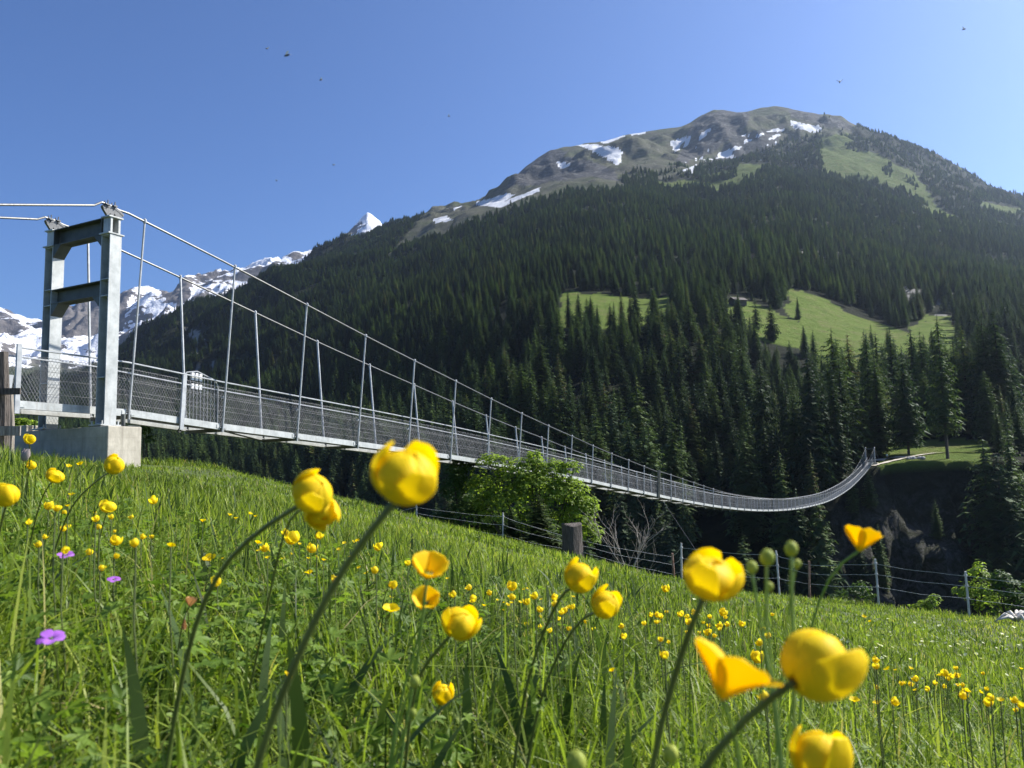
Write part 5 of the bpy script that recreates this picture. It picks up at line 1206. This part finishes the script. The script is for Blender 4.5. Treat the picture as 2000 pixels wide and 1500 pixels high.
fl('globe', 1594, 1300, 140, 'large globeflower seen from behind at the lower right with a dark slanting stem', [(1562, 1325), (1510, 1355), (1455, 1395), (1405, 1450), (1362, 1500)], (.75, .35, .35), .037, .0021, 19, (1, 1, 1.02), peel=1, grow=.12)
fl('globe', 1602, 1480, 112, 'globeflower cut off by the bottom edge at the lower right', [(1590, 1560), (1570, 1700)], (.2, -.2, 1), .036, .0018, 20, peel=3)
fl('cup', 1683, 1052, 82, 'buttercup in profile rising above the pasture fence on a thin stem', [(1655, 1075), (1625, 1110), (1603, 1150), (1588, 1200), (1570, 1290), (1560, 1400)], (.32, .10, 1), .036, .0011, 21, (1, 1, 1.05), opening=.62, smat='stemlight')
fl('bud', 1498, 1089, 30, 'rounded yellow tipped bud standing beside a rival of its size, above the tiny ones', [(1492, 1112), (1490, 1145), (1500, 1250), (1520, 1400)], (.1, 0, 1), .0095, .0008, 22, smat='stemlight', grow=.1)
fl('bud', 1468, 1108, 23, 'left bud of the small cluster in front of the fence', [(1468, 1135), (1478, 1185), (1500, 1280), (1515, 1400)], (0, 0, 1), .0080, .0010, 23, smat='stemlight', grow=.1)
fl('bud', 1545, 1072, 27, 'topmost bud of the cluster, on its own upright stem', [(1541, 1100), (1541, 1150), (1550, 1215), (1553, 1330), (1550, 1450)], (0, 0, 1), .0085, .0011, 24, smat='stemlight', grow=.1)
fl('bud', 1557, 1101, 16, 'tiny green bud just beneath the topmost bud', [(1552, 1115), (1543, 1135)], (.2, 0, 1), .0055, .0006, 25, smat='stemlight', grow=.1)
fl('bud', 1502, 1146, 17, 'tiny green bud lowest in the cluster before the fence', [(1496, 1160), (1492, 1190)], (.2, 0, 1), .0058, .0006, 26, smat='stemlight', grow=.1)
fl('bud', 1310, 1472, 30, 'yellowish bud at the bottom edge beside a thick stem', [(1300, 1500), (1290, 1600)], (.1, 0, 1), .0125, .0010, 27, smat='stemlight')
fl('bud', 1125, 1490, 42, 'blurred yellow bud cut off by the bottom edge', [(1120, 1530), (1115, 1600)], (0, 0, 1), .0145, .0012, 28, smat='stemlight')
fl('bud', 810, 1331, 21, 'pale green bud on a light stem under the slanted globeflower', [(800, 1350), (780, 1400), (765, 1480)], (.2, 0, 1), .0085, .0010, 29, smat='stemlight')
fl('bud', 806, 1393, 16, 'small green bud low on the light stems near the bottom centre', [(795, 1410), (770, 1480)], (.2, 0, 1), .0065, .0009, 30, smat='stemlight')
fl('globe', 865, 1356, 42, 'crisp little globeflower deep in the grass below the slanted one', [(852, 1390), (845, 1440)], (.2, -.5, .9), .031, .0013, 31, peel=3)
fl('globe', 1479, 1283, 25, 'small globeflower behind the blown open buttercup', [(1470, 1305), (1468, 1340)], (.2, -.4, .9), .031, .0012, 32, peel=3)
fl('purple', 100, 1245, 38, 'lilac flower with round petals at the far left', [(108, 1270), (112, 1310), (118, 1380)], (.1, -.45, 1), .021, .0008, 33)
fl('purple', 128, 1084, 24, 'dark purple flower above and left of its smaller neighbour', [(122, 1100), (118, 1150)], (.1, -.3, 1), .021, .0008, 34)
fl('purple', 222, 1131, 19, 'small magenta flower in the left meadow', [(220, 1150), (218, 1200)], (.1, -.4, 1), .019, .0008, 35)
fl('brown', 372, 1176, 30, 'withered brown flower leaning on the long arched stem', [(360, 1205), (352, 1240), (340, 1330)], (.2, 0, 1), .022, .0010, 36)
fl('brown', 360, 1219, 26, 'drooping withered sepal hanging beneath the brown flower', [(365, 1195), (368, 1190)], (-.1, 0, -1), .018, .0008, 37, (.5, .5, 1.3))
fl('brown', 1248, 1390, 18, 'small rust coloured withered bloom in the grass at the lower centre right', [(1235, 1410), (1228, 1440)], (.6, 0, .4), .022, .0010, 38)
fl('brown', 66, 1135, 14, 'small rusty bloom at the far left below the dark purple flower', [(64, 1160), (62, 1200)], (0, 0, 1), .020, .0009, 39)

# mid and far blooms: a few prototypes, then copies that share their meshes
def proto(kind, seed):
    if kind == 'globe': V, Q, tn = globe_bloom(seed, nu=5, nv=6, peel=3, n=9); off = .9
    elif kind == 'pale': V, Q, tn = cup_bloom(seed, nu=4, nv=4, opening=1.2); off = .3
    else: V, Q, tn = cup_bloom(seed, nu=5, nv=5, opening=.9); off = .5
    return npmesh('bloom', (V-[0, 0, off*0])*.5, Q, M[{'globe': 'globe', 'cup': 'butter', 'pale': 'pale'}[kind]], dict(tone=tn), smooth=True)
PB = {'globe': [proto('globe', 200+i) for i in range(4)], 'cup': [proto('cup', 220+i) for i in range(2)], 'pale': [proto('pale', 230)]}
mb = MB(); mb.tube([(0, 0, 0), (.01, .01, .35), (0, 0, .7), (.0, 0, 1.0)], [.0028, .0022, .002, .0018], 5); _t = mb.build('stem', M['stem']); STEM = _t.data; bpy.data.objects.remove(_t)
NAME = {'globe': 'globeflower', 'cup': 'buttercup', 'pale': 'pale_flower'}
def small(kind, px, py, size, label, group, hh=None):
    v = ray(px, py); best = None; hh = hh or rng.uniform(.20, .34)
    Ds = np.geomspace(1.0, 34, 300); P = v[None]*(Ds/v[1])[:, None]; hgt = P[:, 2]-ground_near(P[:, 0], P[:, 1])
    idx = np.where(hgt < hh)[0]
    if len(idx) == 0: return None
    D = Ds[idx[0]]; p = P[idx[0]]
    if D > rimD(px): return None
    D_max = F*.04/size
    if D > D_max: D = D_max; p = at(px, py, D)
    real = np.clip(size*D/F, .012, .044); g = gz(p[0], p[1]); h = max(.05, p[2]-g-real*.4)
    root = empty(NAME[kind], (p[0], p[1], g), label, 'flower', group)
    b_ = bpy.data.objects.new('bloom', random.choice(PB[kind])); COL.objects.link(b_); b_.parent = root; b_.location = (0, 0, h); b_.scale = (real*1.02,)*3
    b_.rotation_euler = (random.uniform(-.2, .7), random.uniform(-.1, .6), random.uniform(0, 6.28))
    s_ = bpy.data.objects.new('stem', STEM); COL.objects.link(s_); s_.parent = root; s_.scale = (.7, .7, h)
    return root
SM = [('globe', 298, 977, 16), ('cup', 396, 1014, 13), ('globe', 95, 989, 17), ('globe', 108, 993, 14), ('globe', 187, 1014, 13), ('globe', 224, 1057, 21), ('globe', 266, 1061, 14), ('cup', 334, 1062, 16), ('globe', 176, 1079, 13), ('cup', 410, 1085, 24), ('globe', 425, 1136, 20),
      ('globe', 573, 1052, 28), ('globe', 557, 1040, 13), ('globe', 607, 1072, 20), ('globe', 619, 1046, 15), ('globe', 740, 1069, 18), ('cup', 605, 1114, 18), ('globe', 655, 1131, 14), ('globe', 797, 1100, 12), ('globe', 735, 1114, 14), ('globe', 765, 1143, 17), ('cup', 716, 1117, 10), ('globe', 517, 1071, 16), ('cup', 503, 1057, 13),
      ('cup', 448, 1003, 10), ('cup', 461, 1010, 9), ('cup', 487, 1000, 11), ('cup', 500, 1006, 9), ('cup', 158, 903, 13), ('cup', 134, 908, 11), ('cup', 140, 963, 12), ('cup', 133, 985, 10), ('globe', 998, 1146, 20), ('globe', 919, 1147, 12), ('globe', 920, 1169, 12), ('globe', 957, 1158, 11), ('globe', 1003, 1166, 12), ('globe', 1029, 1176, 14), ('globe', 1046, 1164, 14), ('globe', 1079, 1166, 13), ('globe', 1086, 1180, 12), ('globe', 1053, 1191, 12), ('globe', 1103, 1193, 12),
      ('globe', 1119, 1185, 11), ('globe', 888, 1160, 11), ('globe', 1300, 1150, 15), ('globe', 1281, 1201, 12), ('globe', 1287, 1203, 10), ('globe', 1329, 1200, 12), ('globe', 1343, 1215, 14), ('globe', 1382, 1235, 14), ('globe', 1411, 1197, 16), ('globe', 1406, 1223, 13), ('globe', 1448, 1218, 12), ('globe', 1299, 1278, 16), ('cup', 1197, 1306, 13), ('globe', 1485, 1255, 13), ('globe', 1502, 1242, 12),
      ('cup', 1687, 1202, 9), ('cup', 1700, 1211, 8), ('globe', 1707, 1289, 13), ('globe', 1712, 1302, 10), ('cup', 1734, 1303, 13), ('cup', 1750, 1306, 8), ('cup', 1778, 1303, 9), ('globe', 1789, 1325, 12), ('cup', 1668, 1363, 19), ('cup', 1714, 1369, 16), ('globe', 1743, 1370, 16), ('cup', 1788, 1345, 9), ('globe', 1848, 1315, 14), ('cup', 1835, 1316, 9), ('globe', 1853, 1326, 9), ('globe', 1866, 1318, 11), ('cup', 1871, 1336, 10), ('globe', 1879, 1359, 16), ('cup', 1888, 1346, 11), ('globe', 1925, 1371, 18), ('globe', 1935, 1363, 10), ('cup', 1914, 1349, 9), ('globe', 1983, 1368, 13), ('globe', 1991, 1377, 12), ('cup', 1994, 1304, 8), ('cup', 1954, 1364, 9), ('cup', 560, 1315, 12), ('globe', 1497, 1360, 10)]
nf = 0
ZN = [(0, 150, 'below the pink grey seed head'), (150, 300, 'left of the long arched stem'), (300, 450, 'around the long arched stem'), (450, 640, 'under the drooping globeflower'), (640, 800, 'near the stem of the biggest globeflower'), (800, 950, 'behind the stacked buttercups'),
      (950, 1090, 'left of the central globeflower pair'), (1090, 1250, 'around the central globeflower pair'), (1250, 1370, 'left of the frilled globeflower'), (1370, 1520, 'beneath the frilled globeflower'), (1520, 1700, 'around the backward facing globeflower'), (1700, 1800, 'left of the dense right drift'), (1800, 1900, 'in the dense drift at the right'), (1900, 2001, 'close to the right edge')]
def zone(px, py, kind='globe', sz=10):
    z_ = next((l for a_, b_, l in ZN if a_ <= px < b_), 'at the edge'); nm = 'globeflower' if kind == 'globe' else 'open buttercup'
    w_ = ('small yellow ' if sz >= 14 else 'tiny yellow ')+nm+(' high up ' if py < 1060 or (px > 950 and py < 1190) or (px > 1500 and py < 1310) else ' lower down ')+z_
    return w_, w_.replace(nm, nm+'s', 1)
for kind, px, py, sz in SM:
    l, g = zone(px, py, kind, sz)
    if small(kind, px, py, sz, l, g) is not None: nf += 1
for i in range(105):      # the rest of the drifts
    c_ = [(1000, 1170, 150, 24, 7), (1370, 1225, 130, 26, 8), (1880, 1335, 130, 26, 8), (600, 1075, 130, 35, 8), (1150, 1210, 200, 25, 6), (200, 1040, 200, 60, 9)][i % 6]
    px, py = rng.normal(c_[0], c_[2]*.6), rng.normal(c_[1], c_[3]*.6); l, g = zone(px, py, 'globe' if i % 3 else 'cup', c_[4])
    if small('globe' if i % 3 else 'cup', px, py, c_[4]*rng.uniform(.7, 1.3), l, g, rng.uniform(.15, .28)) is not None: nf += 1
for i in range(70):
    px, py = rng.uniform(1560, 1990), rng.normal(1262, 28)
    small('pale', px, py, rng.uniform(4, 6.5), 'tiny pale yellow flower dotting the right meadow below the fence', 'tiny pale flowers in the right meadow', rng.uniform(.08, .16))
for i in range(34):
    px, py = rng.uniform(1000, 1500), rng.normal(1205, 26)
    small('pale', px, py, rng.uniform(3.5, 6), 'tiny pale flower dotting the centre of the meadow', 'tiny pale flowers in the centre', rng.uniform(.08, .16))

# ------------------------------------------------------------------ flying insects
INS = [(560, 108, 15, 'pale winged insect in the sky, largest of the cluster at the upper left'), (521, 95, 8, 'small insect in the sky just left of the large pale winged one'), (627, 156, 9, 'insect in the sky right of and below the large pale winged one'), (877, 227, 6, 'tiny dark insect in the sky above the bridge middle'),
       (651, 322, 6, 'tiny dark insect in the sky above the white peak'), (540, 353, 5, 'tiniest insect speck in the sky left of the white peak'), (1640, 160, 9, 'dark insect in the sky above the mountain summit'), (1883, 57, 9, 'dark insect near the top right corner of the sky')]
for i, (px, py, sz, lab) in enumerate(INS):
    D = F*.011/sz; c = at(px, py, D); r_ = random.Random(i+3); r0 = empty('flying_insect', c, lab, 'insect'); k = .014
    d = np.array([r_.uniform(-1, 1), r_.uniform(-.4, .4), r_.uniform(-.4, .3)]); d /= np.linalg.norm(d)
    mb = MB(); mb.tube([c-d*k*.35, c-d*k*.1, c+d*k*.12, c+d*k*.28], [k*.04, k*.12, k*.10, k*.05], 7); mb.build('body', M['insect'], r0, smooth=True)
    for s_ in (-1, 1):
        sd_ = np.cross(d, UP)*s_; sd_ /= np.linalg.norm(sd_); t_ = c+sd_*k*.55-d*k*.3+UP*k*(.28 if s_ > 0 else .1)
        mb = MB(); mb.prism([c+d*k*.1, c+d*k*.05+(t_-c)*.5+d*k*.14, t_+d*k*.08, t_-d*k*.12, c-d*k*.1+(t_-c)*.4], UP*k*.012); mb.build('wing', M['wing'], r0)
print('OBJ', len(bpy.data.objects), nf)

# ------------------------------------------------------------------ haze
mb = MB(); mb.box((0, 3150, 450), (13000, 6500, 1128)); hz = mb.build('haze', None) if False else None
me = bpy.data.meshes.new('haze'); V = np.concatenate(mb.v); me.from_pydata(V.tolist(), [], mb.f); me.update()
hm = bpy.data.materials.new('haze_air'); hm.use_nodes = True; nt = hm.node_tree; nt.nodes.remove(nt.nodes['Principled BSDF'])
pv = nt.nodes.new('ShaderNodeVolumePrincipled'); pv.inputs['Color'].default_value = (.62, .78, 1, 1); pv.inputs['Density'].default_value = HAZE; pv.inputs['Anisotropy'].default_value = .6
nt.links.new(pv.outputs[0], nt.nodes['Material Output'].inputs['Volume']); me.materials.append(hm)
ho = bpy.data.objects.new('haze', me); COL.objects.link(ho); prop(ho, kind='stuff')
